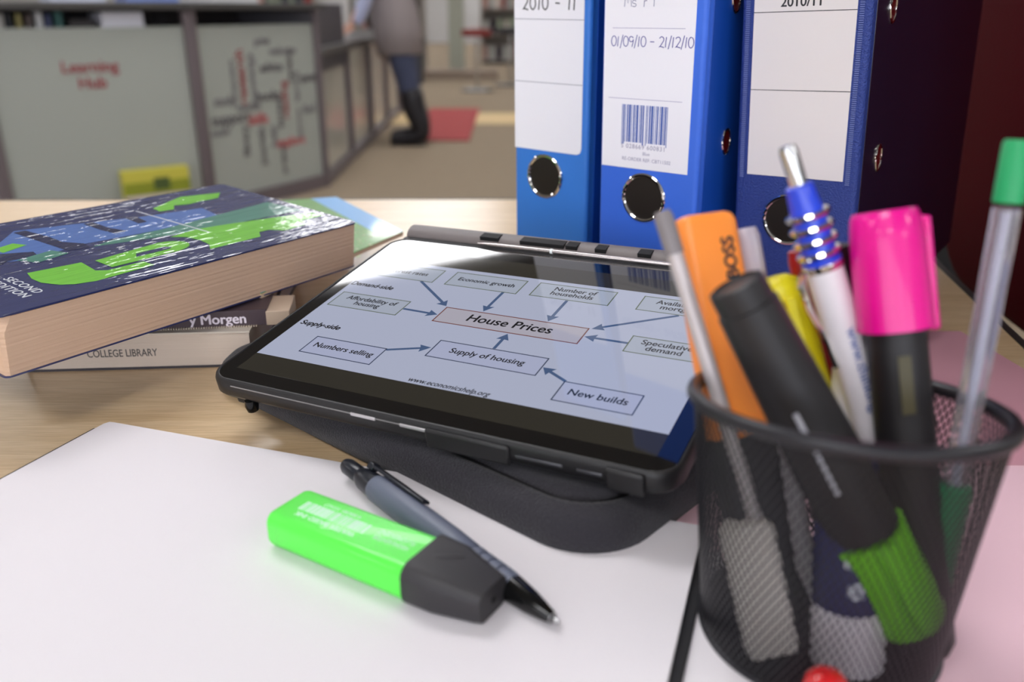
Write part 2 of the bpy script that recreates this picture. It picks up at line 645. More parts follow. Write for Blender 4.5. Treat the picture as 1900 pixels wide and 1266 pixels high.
tones = [(150, 60, 60), (205, 190, 180), (70, 74, 80), (140, 150, 130), (190, 150, 140), (60, 50, 60), (170, 170, 165)]
bookcase(-2.3, -1.25, 13.0, 1.7, 'grey bookcase standing behind the standing person', tones, 'bookcase behind the standing person')
bookcase(-.55, .9, 16.0, 1.8, 'grey bookcase at the far end left of the blue files', tones, 'bookcase left of the blue files')
bookcase(-4.6, -2.9, 13.6, 1.8, 'grey bookcase far behind the reception desk', tones, 'bookcase behind the reception desk')
col = finish(box(BM(), (-.92, 13.2, FLOOR), (-.70, 13.5, CEIL)), 'pillar', mat('pillar_green', (158, 160, 146), .7), bevel=.01)
tag(col, 'pale grey green pillar between the far bookcases', 'pillar')
bench = finish(box(BM(), (-1.5, 12.5, FLOOR), (-.2, 12.9, FLOOR + .12)), 'low_plinth', mat('plinth_b', (138, 122, 108), .8), bevel=.01)
tag(bench, 'low beige plinth on the carpet in front of the far pillar', 'plinth')


def far_stool(x, y, label, c):
    t = thing('stool', label, 'stool', Matrix.Translation((x, y, FLOOR)))
    finish(lathe(BM(), [(.02, .62), (.17, .62), (.18, .66), (.17, .70), (.02, .71)], 20), 'seat', mat('stool_%d' % c[0], c, .6), t, smooth=True)
    finish(lathe(BM(), [(.02, .02), (.02, .62)], 10), 'column', STEEL, t, smooth=True)
    finish(lathe(BM(), [(.2, 0), (.2, .015), (.03, .03)], 20), 'base', BLACKP, t, smooth=True)


far_stool(-.42, 10.8, 'red and black bar stool standing right of the far pillar', (120, 36, 30))
far_stool(-.02, 11.6, 'dark bar stool close to the left edge of the blue files', (40, 38, 40))
bn = thing('waste_bin', 'dark grey box bin standing left of the far pillar', 'bin', Matrix.Translation((-1.35, 11.9, FLOOR)))
finish(loft(BM(), [[(x * s, y * s, z) for x, y in rrect(.4, .35, .04)] for s, z in ((.88, 0), (1, .52))]), 'body', mat('bin_dark', (64, 64, 66), .5), bn, smooth=True)
finish(loft(BM(), [[(x, y, z) for x, y in rrect(.42, .37, .04)] for z in (.52, .56)]), 'lid', DARKM, bn, smooth=True)

# cabinet with purple box, right behind the files
cb = thing('side_cabinet', 'pale wooden topped cabinet seen between the files and the red chair', 'cabinet', Matrix.Translation((1.2, 2.9, FLOOR)))
finish(box(BM(), (0, 0, 0), (1.6, .5, .57)), 'body', mat('cab_black', (16, 15, 17), .6), cb, bevel=.004)
finish(box(BM(), (-.02, -.02, .57), (1.62, .52, .70)), 'drawer_front', mat('cab_grey', (120, 112, 106), .5), cb, bevel=.004)
finish(box(BM(), (-.03, -.03, .70), (1.63, .53, .745)), 'cabinet_top', MAPLE, cb, bevel=.004)
pb = thing('storage_box', 'purple storage box with a white lid on the far right cabinet', 'box', Matrix.Translation((1.3, 3.0, FLOOR + .745)))
finish(box(BM(), (0, 0, 0), (.5, .35, .165)), 'body', mat('purple', (104, 40, 140), .5), pb, bevel=.004)
finish(box(BM(), (-.01, -.01, .165), (.51, .36, .235)), 'lid', mat('lid_white', (215, 205, 215), .5), pb, bevel=.004)

# ------------------------------------------------------------------ standing person
JEANS = mat('jeans', (66, 72, 96), .8, bump=.2, bscale=200)
BOOT = mat('boot_leather', (28, 25, 30), .45)
CARD = mat('cardigan', (142, 132, 132), .9, bump=.5, bscale=90)
SHIRT = mat('shirt_blue', (190, 196, 226), .7)
SKIN = mat('skin', (206, 160, 140), .55, sub=.1)
HAIR = mat('hair', (70, 48, 34), .6)


def skin_mesh(name, chains, m, parent, sub=2, root=0, label=None):
    """chains: lists of (x,y,z,r); vertices at equal position are merged so chains join"""
    verts, rads, edges, idx = [], [], [], {}
    for ch in chains:
        prev = None
        for (x, y, z, r) in ch:
            k = (round(x, 4), round(y, 4), round(z, 4))
            if k not in idx:
                idx[k] = len(verts)
                verts.append((x, y, z))
                rads.append(r)
            i = idx[k]
            if prev is not None and prev != i:
                edges.append((prev, i))
            prev = i
    me = bpy.data.meshes.new(name)
    me.from_pydata(verts, edges, [])
    o = bpy.data.objects.new(name, me)
    C.objects.link(o)
    sk = o.modifiers.new('skin', 'SKIN')
    sk.use_smooth_shade = True
    for i, sv in enumerate(me.skin_vertices[0].data):
        rr = rads[i]
        sv.radius = rr if isinstance(rr, tuple) else (rr, rr)
        sv.use_root = (i == root)
    ss = o.modifiers.new('sub', 'SUBSURF')
    ss.levels = sub
    ss.render_levels = sub
    me.materials.append(m)
    o.parent = parent
    if label:
        o['label'] = label
    return o


# person frame: x towards picture right, faces -x, origin between the feet
pr = thing('person', 'person in grey cardigan, jeans and black knee boots leaning on the low desk', 'person', Matrix.Translation((-.70, 6.46, FLOOR)))
hipc = (-.13, 0, .90)
body = skin_mesh('body', [
    [(-.13, 0, .90, .12), (-.15, 0, 1.05, .11), (-.19, 0, 1.22, .125), (-.23, 0, 1.36, .11), (-.25, 0, 1.45, .05), (-.27, 0, 1.50, .048)],
    [(-.13, 0, .90, .12), (-.12, -.08, .84, .085), (-.055, -.10, .48, .055), (.02, -.10, .09, .038)],
    [(-.13, 0, .90, .12), (-.12, .08, .84, .085), (-.06, .11, .48, .055), (.00, .12, .09, .038)],
    [(-.23, 0, 1.36, .11), (-.24, -.17, 1.36, .05), (-.24, -.24, 1.08, .038), (-.33, -.20, .885, .028), (-.37, -.19, .825, .024)],
    [(-.23, 0, 1.36, .11), (-.24, .17, 1.36, .05), (-.30, .24, 1.10, .038), (-.42, .22, .90, .028), (-.46, .2, .83, .024)]], SKIN, pr)
# head with nose, ears, neck
bm = BM()
rings = []
for k in range(15):
    t = k / 14
    z = 1.485 + .235 * t
    w = .075 * sqrt(max(0.02, 1 - (2 * t - 1.06) ** 2)) * (1.0 if t > .35 else .82 + .5 * t)
    ring = []
    for i in range(20):
        a = 2 * pi * i / 20
        x = cos(a) * w * 1.22
        y = sin(a) * w
        if cos(a) < -.9 and .38 < t < .58:
            x -= .018 * (1 - abs(t - .44) * 5)
        ring.append((-.30 + x, y, z))
    rings.append(ring)
loft(bm, rings)
head = finish(bm, 'head', SKIN, pr, smooth=True, sharp=180)
for s in (-1, 1):
    finish(lathe(BM(), [(.001, -.004), (.011, -.003), (.011, .003), (.001, .004)], 12, Matrix.Translation((-.378, s * .03, 1.61)) @ Matrix.Rotation(pi / 2, 4, 'Y')), 'eye', mat('eye_dark', (40, 30, 28), .2), head, smooth=True)
    finish(lathe(BM(), [(.004, -.008), (.02, -.006), (.02, .006), (.004, .008)], 12, Matrix.Translation((-.29, s * .076, 1.60)) @ Matrix.Rotation(pi / 2, 4, 'X'), sy=1.5), 'ear', SKIN, head, smooth=True)
finish(box(BM(), (-.385, -.022, 1.548), (-.375, .022, 1.556)), 'mouth', mat('lips', (160, 84, 84), .5), head, bevel=.003)
bm = BM()
rings = []
for k in range(12):
    t = k / 11
    z = 1.42 + .32 * t
    w = .088 * sqrt(max(.03, 1 - max(0, 2 * t - 1.1) ** 2 * 1.3))
    rings.append([(-.275 + (cos(2 * pi * i / 20) * w * 1.15 if cos(2 * pi * i / 20) > -.35 or t > .82 else -.35 * w), sin(2 * pi * i / 20) * w, z) for i in range(20)])
loft(bm, rings)
finish(bm, 'hair', HAIR, pr, smooth=True, sharp=180)
skin_mesh('jeans', [
    [(-.13, 0, .90, .10), (-.12, -.08, .84, .125), (-.055, -.10, .50, .090), (-.02, -.10, .32, .068)],
    [(-.13, 0, .90, .10), (-.12, .08, .84, .125), (-.06, .11, .50, .090), (-.04, .115, .32, .068)]], JEANS, pr)
skin_mesh('cardigan', [
    [(-.115, 0, .56, (.15, .19)), (-.115, 0, .70, (.165, .20)), (-.12, 0, .90, (.165, .19)), (-.15, 0, 1.06, (.135, .16)), (-.19, 0, 1.24, (.14, .17)), (-.23, 0, 1.40, (.09, .11))],
    [(-.19, 0, 1.24, (.14, .17)), (-.23, .19, 1.36, .06), (-.30, .25, 1.10, .05)],
    [(-.19, 0, 1.24, (.14, .17)), (-.23, -.19, 1.36, .06), (-.24, -.25, 1.14, .055)]], CARD, pr)
bm = BM()
loft(bm, [[(cx0 + rx0 * cos(2 * pi * i / 24), ry0 * sin(2 * pi * i / 24), z0) for i in range(24)] for cx0, rx0, ry0, z0 in
          ((-.095, .15, .20, .63), (-.095, .165, .215, .635), (-.11, .17, .21, .80), (-.13, .16, .20, .95), (-.155, .14, .17, 1.1), (-.185, .135, .17, 1.25), (-.21, .09, .13, 1.38), (-.22, .06, .08, 1.42))])
finish(bm, 'cardigan_body', CARD, pr, smooth=True, sharp=180)
skin_mesh('shirt_sleeve', [[(-.24, -.25, 1.16, .052), (-.25, -.245, 1.06, .052), (-.33, -.20, .88, .042), (-.36, -.195, .82, .034)]], SHIRT, pr, label='light blue shirt sleeve')
skin_mesh('shirt_sleeve', [[(-.29, .25, 1.12, .048), (-.32, .245, 1.06, .046), (-.42, .22, .91, .036)]], SHIRT, pr, label='light blue shirt sleeve')
for (hx, hy, hz) in ((-.37, -.19, .822), (-.46, .2, .835)):
    h = skin_mesh('hand', [[(hx, hy, hz, .026), (hx - .035, hy, hz - .03, (.034, .016)), (hx - .065, hy, hz - .05, (.036, .014))]], SKIN, pr)
    for q in range(4):
        oy = hy + (-.024 + .016 * q)
        ln = (.06, .07, .065, .05)[q]
        skin_mesh('finger', [[(hx - .06, oy, hz - .048, .0085), (hx - .06 - ln * .5, oy, hz - .055, .008), (hx - .06 - ln, oy, hz - .066, .0065)]], SKIN, h, 1)
    skin_mesh('thumb', [[(hx - .02, hy - .02, hz - .025, .011), (hx - .045, hy - .045, hz - .045, .009), (hx - .07, hy - .05, hz - .06, .0075)]], SKIN, h, 1)
for (bx, by, kx) in ((.02, -.10, -.025), (.0, .12, -.045)):
    bt = skin_mesh('boot', [[(kx, by, .43, .095), (kx + .01, by, .30, .092), (bx + .03, by, .12, .078), (bx + .03, by, .066, .074), (bx - .09, by, .055, (.058, .05)), (bx - .21, by, .042, (.05, .036))]], BOOT, pr)
    bm = BM()
    pts = [(bx + .055, by - .03), (bx + .055, by + .03), (bx - .07, by + .042), (bx - .17, by + .034), (bx - .205, by), (bx - .17, by - .034), (bx - .07, by - .042)]
    prism(bm, pts, .0, .014)
    finish(bm, 'sole', BLACKM, bt)

# ------------------------------------------------------------------ table
tb = thing('table', 'pale maple table carrying the books, tablet and pen pot', 'table', Matrix.Translation((0, .3, FLOOR)))
outl = [(-1.15, -.35), (.183, -.35), (.3755, .80), (.362, .86), (.30, .90), (-1.15, .972)]
outl = [(-1.15, -.35), (.183, -.35), (.36, .708), (.385, .862), (.372, .93), (.32, .968), (-1.15, .952)]
finish(prism(BM(), outl, -.024, 0), 'tabletop', MAPLE, tb, world=True, bevel=.002)
bm = BM()
for a, b in zip(outl[1:], outl[2:] + outl[:1]):
    bar(bm, (a[0], a[1], -.0121), (b[0], b[1], -.0121), .006, .0246)
finish(bm, 'edge_band', mat('edge_black', (48, 42, 40), .5), tb, world=True)
for lx, ly in ((-1.05, -.25), (.12, -.25), (.25, .85), (-1.05, .85)):
    finish(lathe(BM(), [(.02, FLOOR + .001), (.025, FLOOR + .02), (.025, -.024)], 16, Matrix.Translation((lx, ly, 0))), 'leg', GREYMETAL, tb, smooth=True, world=True)
bm = BM()
box(bm, (-1.04, -.26, -.07), (.12, -.24, -.024))
box(bm, (-1.04, .84, -.07), (.25, .86, -.024))
finish(bm, 'apron', GREYMETAL, tb, world=True)

# ------------------------------------------------------------------ red chair
REDF = mat('chair_red', (66, 0, 9), .85, bump=.3, bscale=400, spec=.08)
ch = thing('office_chair', 'dark red upholstered chair behind the right edge of the table', 'chair', Matrix.Translation((.30, .62, FLOOR)))
A0, B0 = Vector((.4265, .862, 0)), Vector((.385, .40, 0))
dx = (B0 - A0).normalized()
nx = Vector((dx.y, -dx.x, 0))
if nx.x < 0:
    nx = -nx
rings = []
prof = rrect(.46, .50, .10, 8, .23, .205)
MF = Matrix((dx, Vector((0, 0, 1)), nx)).transposed().to_4x4()
MF.translation = A0
bm = BM()
for d, ins in ((.0, .010), (.004, .003), (.012, 0), (.035, 0), (.045, .006)):
    rings.append([MF @ Vector((.23 + (x - .23) * (1 - ins / .23), .205 + (y - .205) * (1 - ins / .25), d + .05 * ((x - .23) / .23) ** 2 * 0)) for x, y in prof])
loft(bm, rings)
finish(bm, 'backrest', REDF, ch, smooth=True, world=True)
bm = BM()
rings = []
for z, ins in ((-.33, .0), (-.325, .0), (-.27, .0), (-.262, .02)):
    rings.append([(x, y, z) for x, y in rrect(.44 - ins, .46 - ins, .07, 6, .20, .63)])
loft(bm, rings)
finish(bm, 'seat', REDF, ch, smooth=True, world=True)
finish(tube(BM(), [(.30, .63, -.335), (.46, .63, -.335), (.475, .63, -.30), (.475, .63, 0.0), (.455, .63, .05)], .014), 'back_frame', BLACKP, ch, smooth=True, world=True)
for lx, ly in ((.03, .44), (.03, .82), (.40, .44), (.40, .82)):
    finish(tube(BM(), [(lx, ly, -.335), (lx + (.03 if lx > .2 else -.03), ly, FLOOR + .002)], .012), 'leg', BLACKP, ch, smooth=True, world=True)

# ------------------------------------------------------------------ papers on the table
PINK = mat('pink_paper', (200, 146, 158), .7, spec=.3)
PALEP = mat('pale_pink_paper', (230, 192, 202), .7, spec=.3)
q = [(-.0, .535), (.297, .535), (.3045, .462), (.296, .33), (-.0, .33)]
tag(finish(prism(BM(), q, .0003, .0012), 'pink_sheet', PINK), 'darker pink sheet of paper under the paler sheet behind the pen pot', 'paper')
q = [(.045, .353), (.277, .353), (.262, .12), (.045, .12)]
tag(finish(prism(BM(), q, .0014, .0024), 'pale_pink_sheet', PALEP), 'pale pink sheet of paper lying beneath the pen pot', 'paper')
q = [(.050, .285), (.0815, .285), (.070, .10), (.030, .10)]
tag(finish(prism(BM(), q, .00245, .0026), 'white_slip', PAPER), 'narrow white sheet between the notebook edge and the pen pot', 'paper')

nbk = thing('notebook', 'open blank white notebook under the green highlighter and grey pen', 'notebook', Matrix.Translation((-.06, .25, 0)))
u = Vector((.281, -.0945, 0)).normalized()
v = Vector((-.0232, -.0591, 0)).normalized()
TL, TR = Vector((-.2043, .3922, 0)), Vector((.0772, .2977, 0))
vr = Vector((-.027, -.0801, 0)).normalized()
cpts = [TL - u * .0045 + v * .005, TR + u * .0045 + v * .004, TR + vr * .215 + u * .0045, TL + v * .215 - u * .0045]
finish(prism(BM(), [(p.x, p.y) for p in cpts], .0026, .0036), 'cover', BLACKM, nbk, world=True, label='black cover edge')
ppts = [TL + u * .002 + v * .0006, TR - u * .0, TR + vr * .21, TL + v * .21]
corner = [(TL + v * .0025), (TL + u * .003)]
poly = [TL + v * .003, TL + u * .0012 + v * .0002, TL + u * .004] + [TR, TR + vr * .21, TL + v * .21]
finish(prism(BM(), [(p.x, p.y) for p in poly], .0037, .0058), 'page', PAPER, nbk, world=True)
PZ = .0058

# ------------------------------------------------------------------ sleeve
SLM = mat('sleeve_fabric', (50, 48, 53), .92, bump=.8, bscale=1500, vary=.3, vscale=1100, spec=.2, sheen=.2)
TM = local_frame((-.1368, .3951, .034), 10.55, -1.17, -27.23)
TMi = TM.inverted()
tn = TM.to_3x3() @ Vector((0, 0, 1))


def tab_under(x, y, off):
    """world z of the tablet case underside above (x, y)"""
    p0 = TM @ Vector((0, 0, off))
    return p0.z - (tn.x * (x - p0.x) + tn.y * (y - p0.y)) / tn.z


su = Vector((-.750, .6614, 0))
sv = Vector((.6614, .750, 0))
sc0 = Vector((.0330, .2670, 0))
SLN, SDP = .280, .185
scen = sc0 + su * SLN / 2 + sv * SDP / 2
bm = BM()
rings = []
prof = [(.004, .006, .0), (.0, .004, .002), (-.001, 0, .008), (.0005, 0, .0135), (.004, 0, .0175), (.0085, 0, .0195), (.0100, 0, .0199), (.0112, 0, .0178), (.0128, 0, .0178), (.0142, 0, .0206),
        (.022, 0, .0212), (.035, 0, .0222), (.055, 0, .024), (.075, 0, .026), (.092, 0, .026)]
for ins, e, z in prof:
    ring = []
    w, h = SLN - 2 * ins, SDP - 2 * ins
    for x, y in rrect(w, h, max(.030 - ins * .5, .004), 10):
        p = scen + su * x + sv * y
        wob = .0006 * sin(p.x * 90 + p.y * 40) + .0004 * sin(p.y * 150 + 1)
        zz = z + (wob if z > .015 else 0)
        zmax = tab_under(p.x, p.y, -.0136) - .0004
        lp = TMi @ Vector((p.x, p.y, zz))
        inside = -.012 < lp.x < .229 and -.014 < lp.y < .165
        if inside:
            zz = min(zz, zmax)
            if ins > .03:
                zz = max(zz, zmax - .004) if zmax < .05 else zz
        ring.append((p.x, p.y, max(zz, 0.0)))
    rings.append(ring)
loft(bm, rings)
slv = thing('tablet_sleeve', 'padded charcoal fabric sleeve lying under the tablet', 'sleeve', Matrix.Translation((scen.x, scen.y, 0)))
finish(bm, 'padded_body', SLM, slv, smooth=True, world=True, sharp=180)
bm = BM()
path = []
for x, y in rrect(SLN - 2 * .012, SDP - 2 * .012, .024, 10):
    p = scen + su * x + sv * y
    z = .0188
    path.append((p.x, p.y, z))
tube(bm, path, .0010, 6, closed=True)
finish(bm, 'seam', mat('seam_dark', (18, 17, 20), .9), slv, smooth=True, world=True)

# ------------------------------------------------------------------ tablet
WD, DD = .217, .1461
tab = thing('tablet', 'tablet in a black case showing a house prices diagram, resting on the fabric sleeve', 'tablet', TM)
GLASS = mat('screen_glass', (8, 8, 9), .03, spec=.6, coat=.5, coat_rough=.02)
ml, mb, mt, mr = .0085, .0092, .0134, .0092
GW, GH = WD + ml + mr, DD + mb + mt
gcx, gcy = WD / 2 + (mr - ml) / 2, DD / 2 + (mt - mb) / 2
loft_r = [[(x, y, z) for x, y in rrect(GW - 2 * i, GH - 2 * i, .008, 8, gcx, gcy)] for i, z in ((0, -.0022), (0, -.0004), (.0004, 0))]
finish(loft(BM(), loft_r), 'glass', GLASS, tab)
CASEM = mat('case_black', (30, 29, 30), .42, bump=.1, bscale=1500)
# case tray: outer shell with raised lip
cw = .0026
bm = BM()
outer = [(0.0065, -.0112), (.002, -.0106), (0, -.0080), (0, -.0022), (.0006, -.0004), (.0013, .0004), (.0022, .0004), (.0026, -.0001), (.0028, -.003)]
rings = [[(x, y, z) for x, y in rrect(GW + 2 * cw - 2 * i, GH + 2 * cw - 2 * i, .0125 - i * .9, 8, gcx, gcy)] for i, z in outer]
loft(bm, rings)
tray = finish(bm, 'case', CASEM, tab, smooth=True, sharp=50)
# metal line imitating the bright highlight along the tablet's near edge
bm = BM()
tube(bm, [(.006, -mb - .0026, -.0024), (WD * .5, -mb - .0027, -.0024), (WD * .70, -mb - .0027, -.0024)], .00035, 6)
finish(bm, 'frame_highlight'.replace('highlight', 'trim'), mat('trim_metal', (140, 138, 138), .35, .9), tab, smooth=True)  # stands in for the highlight on the near edge
GRM = mat('grille_silver', (205, 200, 202), .3, .5)
for x0, x1 in ((.078, .0915), (.1045, .118)):
    finish(box(BM(), (x0, -mb - .0031, -.0034), (x1, -mb - .0024, -.0018)), 'speaker_grille', GRM, tab, bevel=.0003)
finish(lathe(BM(), [(.0019, -.0003), (.0019, .0003)], 16, Matrix.Translation((.1335, -mb - .0027, -.0058)) @ Matrix.Rotation(pi / 2, 4, 'X')), 'audio_port', mat('hole_black', (3, 3, 3), .8), tab)
# stepped grip at the near right corner and button strip
bm = BM()
box(bm, (.118, -mb - .0044, -.0105), (.1585, -mb - .0022, -.0008))
finish(bm, 'case_step', CASEM, tab, bevel=.0012)
bm = BM()
box(bm, (.161, -mb - .0034, -.0058), (.182, -mb - .0024, -.0042))
finish(bm, 'port_slot', mat('slot_grey', (80, 80, 84), .25, .5), tab, bevel=.0004)
bm = BM()
box(bm, (.188, -mb - .0034, -.0058), (.199, -mb - .0024, -.0042))
finish(bm, 'port_slot', mat('slot_grey'), tab, bevel=.0004)
bm = BM()
box(bm, (.2005, -mb - .0046, -.0105), (.2165, -mb - .0022, .0000))
finish(bm, 'case_step', CASEM, tab, bevel=.0014)
finish(lathe(BM(), [(.001, -.004), (.0028, -.003), (.0034, 0), (.0028, .003), (.001, .004)], 16, Matrix.Translation((.0135, -mb + .0000, -.0135))), 'hinge_knob', mat('gloss_black', (10, 10, 10), .15), tab, smooth=True)
finish(box(BM(), (.003, -mb + .001, -.0150), (.011, .006, -.0105)), 'hinge_tab', CASEM, tab, bevel=.001)
# folio cover folded behind, with its hinge bar rising behind the far edge
bm = BM()
box(bm, (-.006, -.002, -.0136), (.2225, .158, -.0113))
finish(bm, 'folio_cover', CASEM, tab, bevel=.0015)
yt = DD + mt + cw
finish(box(BM(), (-.0065, yt - .0008, -.0085), (.2205, yt + .0035, -.0004)), 'hinge_web', CASEM, tab, bevel=.001)
yt += .0025
bm = BM()
rg = [[(x, yt + .0082 + .0075 * cos(a), -.0014 + .0052 * sin(a)) for a in [2 * pi * k / 14 for k in range(14)]] for x in (-.0055, -.0045, .212, .213)]
loft(bm, rg)
finish(bm, 'cover_hinge', mat('hinge_grey', (112, 104, 102), .5, bump=.1, bscale=900), tab, smooth=True)
SLOTM = mat('slot_black', (14, 13, 14), .7)
for x0, x1 in ((.048, .061), (.0755, .1045), (.1055, .113), (.124, .131), (.15, .158)):
    finish(box(BM(), (x0, yt + .0022, .0015), (x1, yt + .0088, .0041)), 'hinge_slot', SLOTM, tab, bevel=.0003)
# stylus held along the far edge
sty = thing('stylus', 'slim silver stylus clipped along the far edge of the tablet', 'stylus', TM @ Matrix.Translation((.0485, yt - .0022, .0016)) @ Matrix.Rotation(pi / 2, 4, 'Y'))
finish(lathe(BM(), [(.0002, .0), (.0006, .004), (.0011, .012), (.0012, .05), (.0012, .158), (.0008, .16)], 16), 'barrel', mat('stylus_silver', (196, 188, 186), .25, .85), sty, smooth=True)
finish(lathe(BM(), [(.0015, .0495), (.0015, .0510)], 16), 'band', mat('band_white', (235, 240, 240), .3), sty, smooth=True)

# display and slide (these emit: it is a lit screen)
def screen(name, rgb, s=1.0):
    return mat(name, (5, 5, 5), .04, spec=.5, emit=rgb, estr=s)


e = .00005
dsp = finish(box(BM(), (0, 0, 0), (WD, DD, e)), 'display', screen('screen_bars', (52, 49, 42), .8), tab)
SB, ST = .0150, .1295
SLIDE = screen('slide_white', (184, 190, 214), .86)
slide = finish(box(BM(), (0.0, SB, e), (WD, ST, 2 * e)), 'slide', SLIDE, tab)
Z2, Z3 = 2 * e, 3 * e
GRN, BLU, BRN = screen('box_green', (110, 124, 96), .6), screen('box_blue', (52, 66, 96), .6), screen('box_brown', (142, 84, 74), .6)
TXT = screen('slide_text', (34, 34, 40), .6)
ARR = screen('arrow_blue', (84, 108, 150), .7)
FILLG, FILLB, FILLW = screen('fill_green', (182, 190, 208), .8), screen('fill_brown', (190, 186, 200), .8), screen('fill_white', (186, 192, 222), .8)


def dbox(x0, y0, x1, y1, line, fill, text, size, bold=0.00012, t=.0006, clip=None, sh=.06):
    fb = finish(box(BM(), (x0, y0, Z2), (min(x1, WD), y1, Z2 + e * .6)), 'diagram_box', fill, slide)
    bm = BM()
    xe = min(x1, WD)
    zz = Z2 + e * .6
    box(bm, (x0, y0, zz), (xe, y0 + t, zz + e * .5))
    box(bm, (x0, y1 - t, zz), (xe, y1, zz + e * .5))
    box(bm, (x0, y0, zz), (x0 + t, y1, zz + e * .5))
    if x1 <= WD:
        box(bm, (x1 - t, y0, zz), (x1, y1, zz + e * .5))
    finish(bm, 'box_outline', line, slide)
    text_part(text, size, TXT, slide, Matrix.Translation(((x0 + x1) / 2, (y0 + y1) / 2 + (.0004), zz)), bold=bold, shear=sh, th=e, spacing=.85, sx=.93)


def arrow(x0, y0, x1, y1, w=.0017, hl=.0055, hw=.0034):
    d = Vector((x1 - x0, y1 - y0)).normalized()
    n = Vector((-d.y, d.x))
    a, b = Vector((x0, y0)), Vector((x1, y1))
    c = b - d * hl
    pts = [a - n * w / 2, c - n * w / 2, c - n * hw + d * -.0004, b, c + n * hw + d * -.0004, c + n * w / 2, a + n * w / 2]
    finish(prism(BM(), [(p.x, p.y) for p in pts], Z2, Z2 + e), 'arrow', ARR, slide)


dbox(.004, .1095, .0478, .1255, GRN, FILLG, 'Interest rates', .0056)
dbox(.0555, .1095, .1012, .1258, GRN, FILLG, 'Economic growth', .0054)
dbox(.1085, .1103, .1540, .1260, GRN, FILLG, 'Number of\nhouseholds', .0058)
dbox(.1687, .1106, .2140, .1260, GRN, FILLG, 'Availability of\nmortgages', .0058)
dbox(.003, .0697, .0488, .0860, GRN, FILLG, 'Affordability of\nhousing', .0058)
dbox(.0714, .0700, .1540, .0860, BRN, FILLB, 'House Prices', .0098, bold=.0002, t=.0007)
dbox(.1767, .0702, .2135, .0855, GRN, FILLG, 'Speculative\ndemand', .0060)
dbox(.0867, .0382, .1467, .0541, BLU, FILLW, 'Supply of housing', .0062)
dbox(.0208, .0226, .0648, .0386, BLU, FILLW, 'Numbers selling', .0060)
dbox(.1612, .0226, .1990, .0383, BLU, FILLW, 'New builds', .0066)
for a in ((.0404, .1095, .0706, .0868), (.0934, .1095, .0932, .0870), (.1312, .1100, .1308, .0868), (.1917, .1104, .1550, .0858), (.1767, .0779, .1545, .0778),
          (.1167, .0543, .1167, .0693), (.1618, .0382, .1470, .0460), (.0490, .0776, .0708, .0770), (.0648, .0375, .0858, .0461)):
    arrow(*a)
text_part('Demand-side', .0060, TXT, slide, Matrix.Translation((.0005, .0970, Z2)), align='LEFT', bold=.00022, shear=.12, th=e, sx=.9)
text_part('Supply-side', .0060, TXT, slide, Matrix.Translation((.0018, .0490, Z2)), align='LEFT', bold=.00022, shear=.12, th=e, sx=.95)
text_part('www.economicshelp.org', .0050, TXT, slide, Matrix.Translation((.112, .0178, Z2)), bold=.00008, shear=.25, th=e, sx=.86)

# ------------------------------------------------------------------ lever arch files
BLUEB = mat('file_blue', (56, 124, 212), .42, bump=.12, bscale=700, vary=.05, vscale=30)
BLUEB2 = mat('file_blue_b', (58, 108, 218), .42, bump=.12, bscale=700, vary=.05, vscale=30)
NAVYB = mat('file_navy', (44, 64, 136), .45, bump=1.0, bscale=950)
SHEETS = mat('filed_sheets', (225, 222, 214), .8)


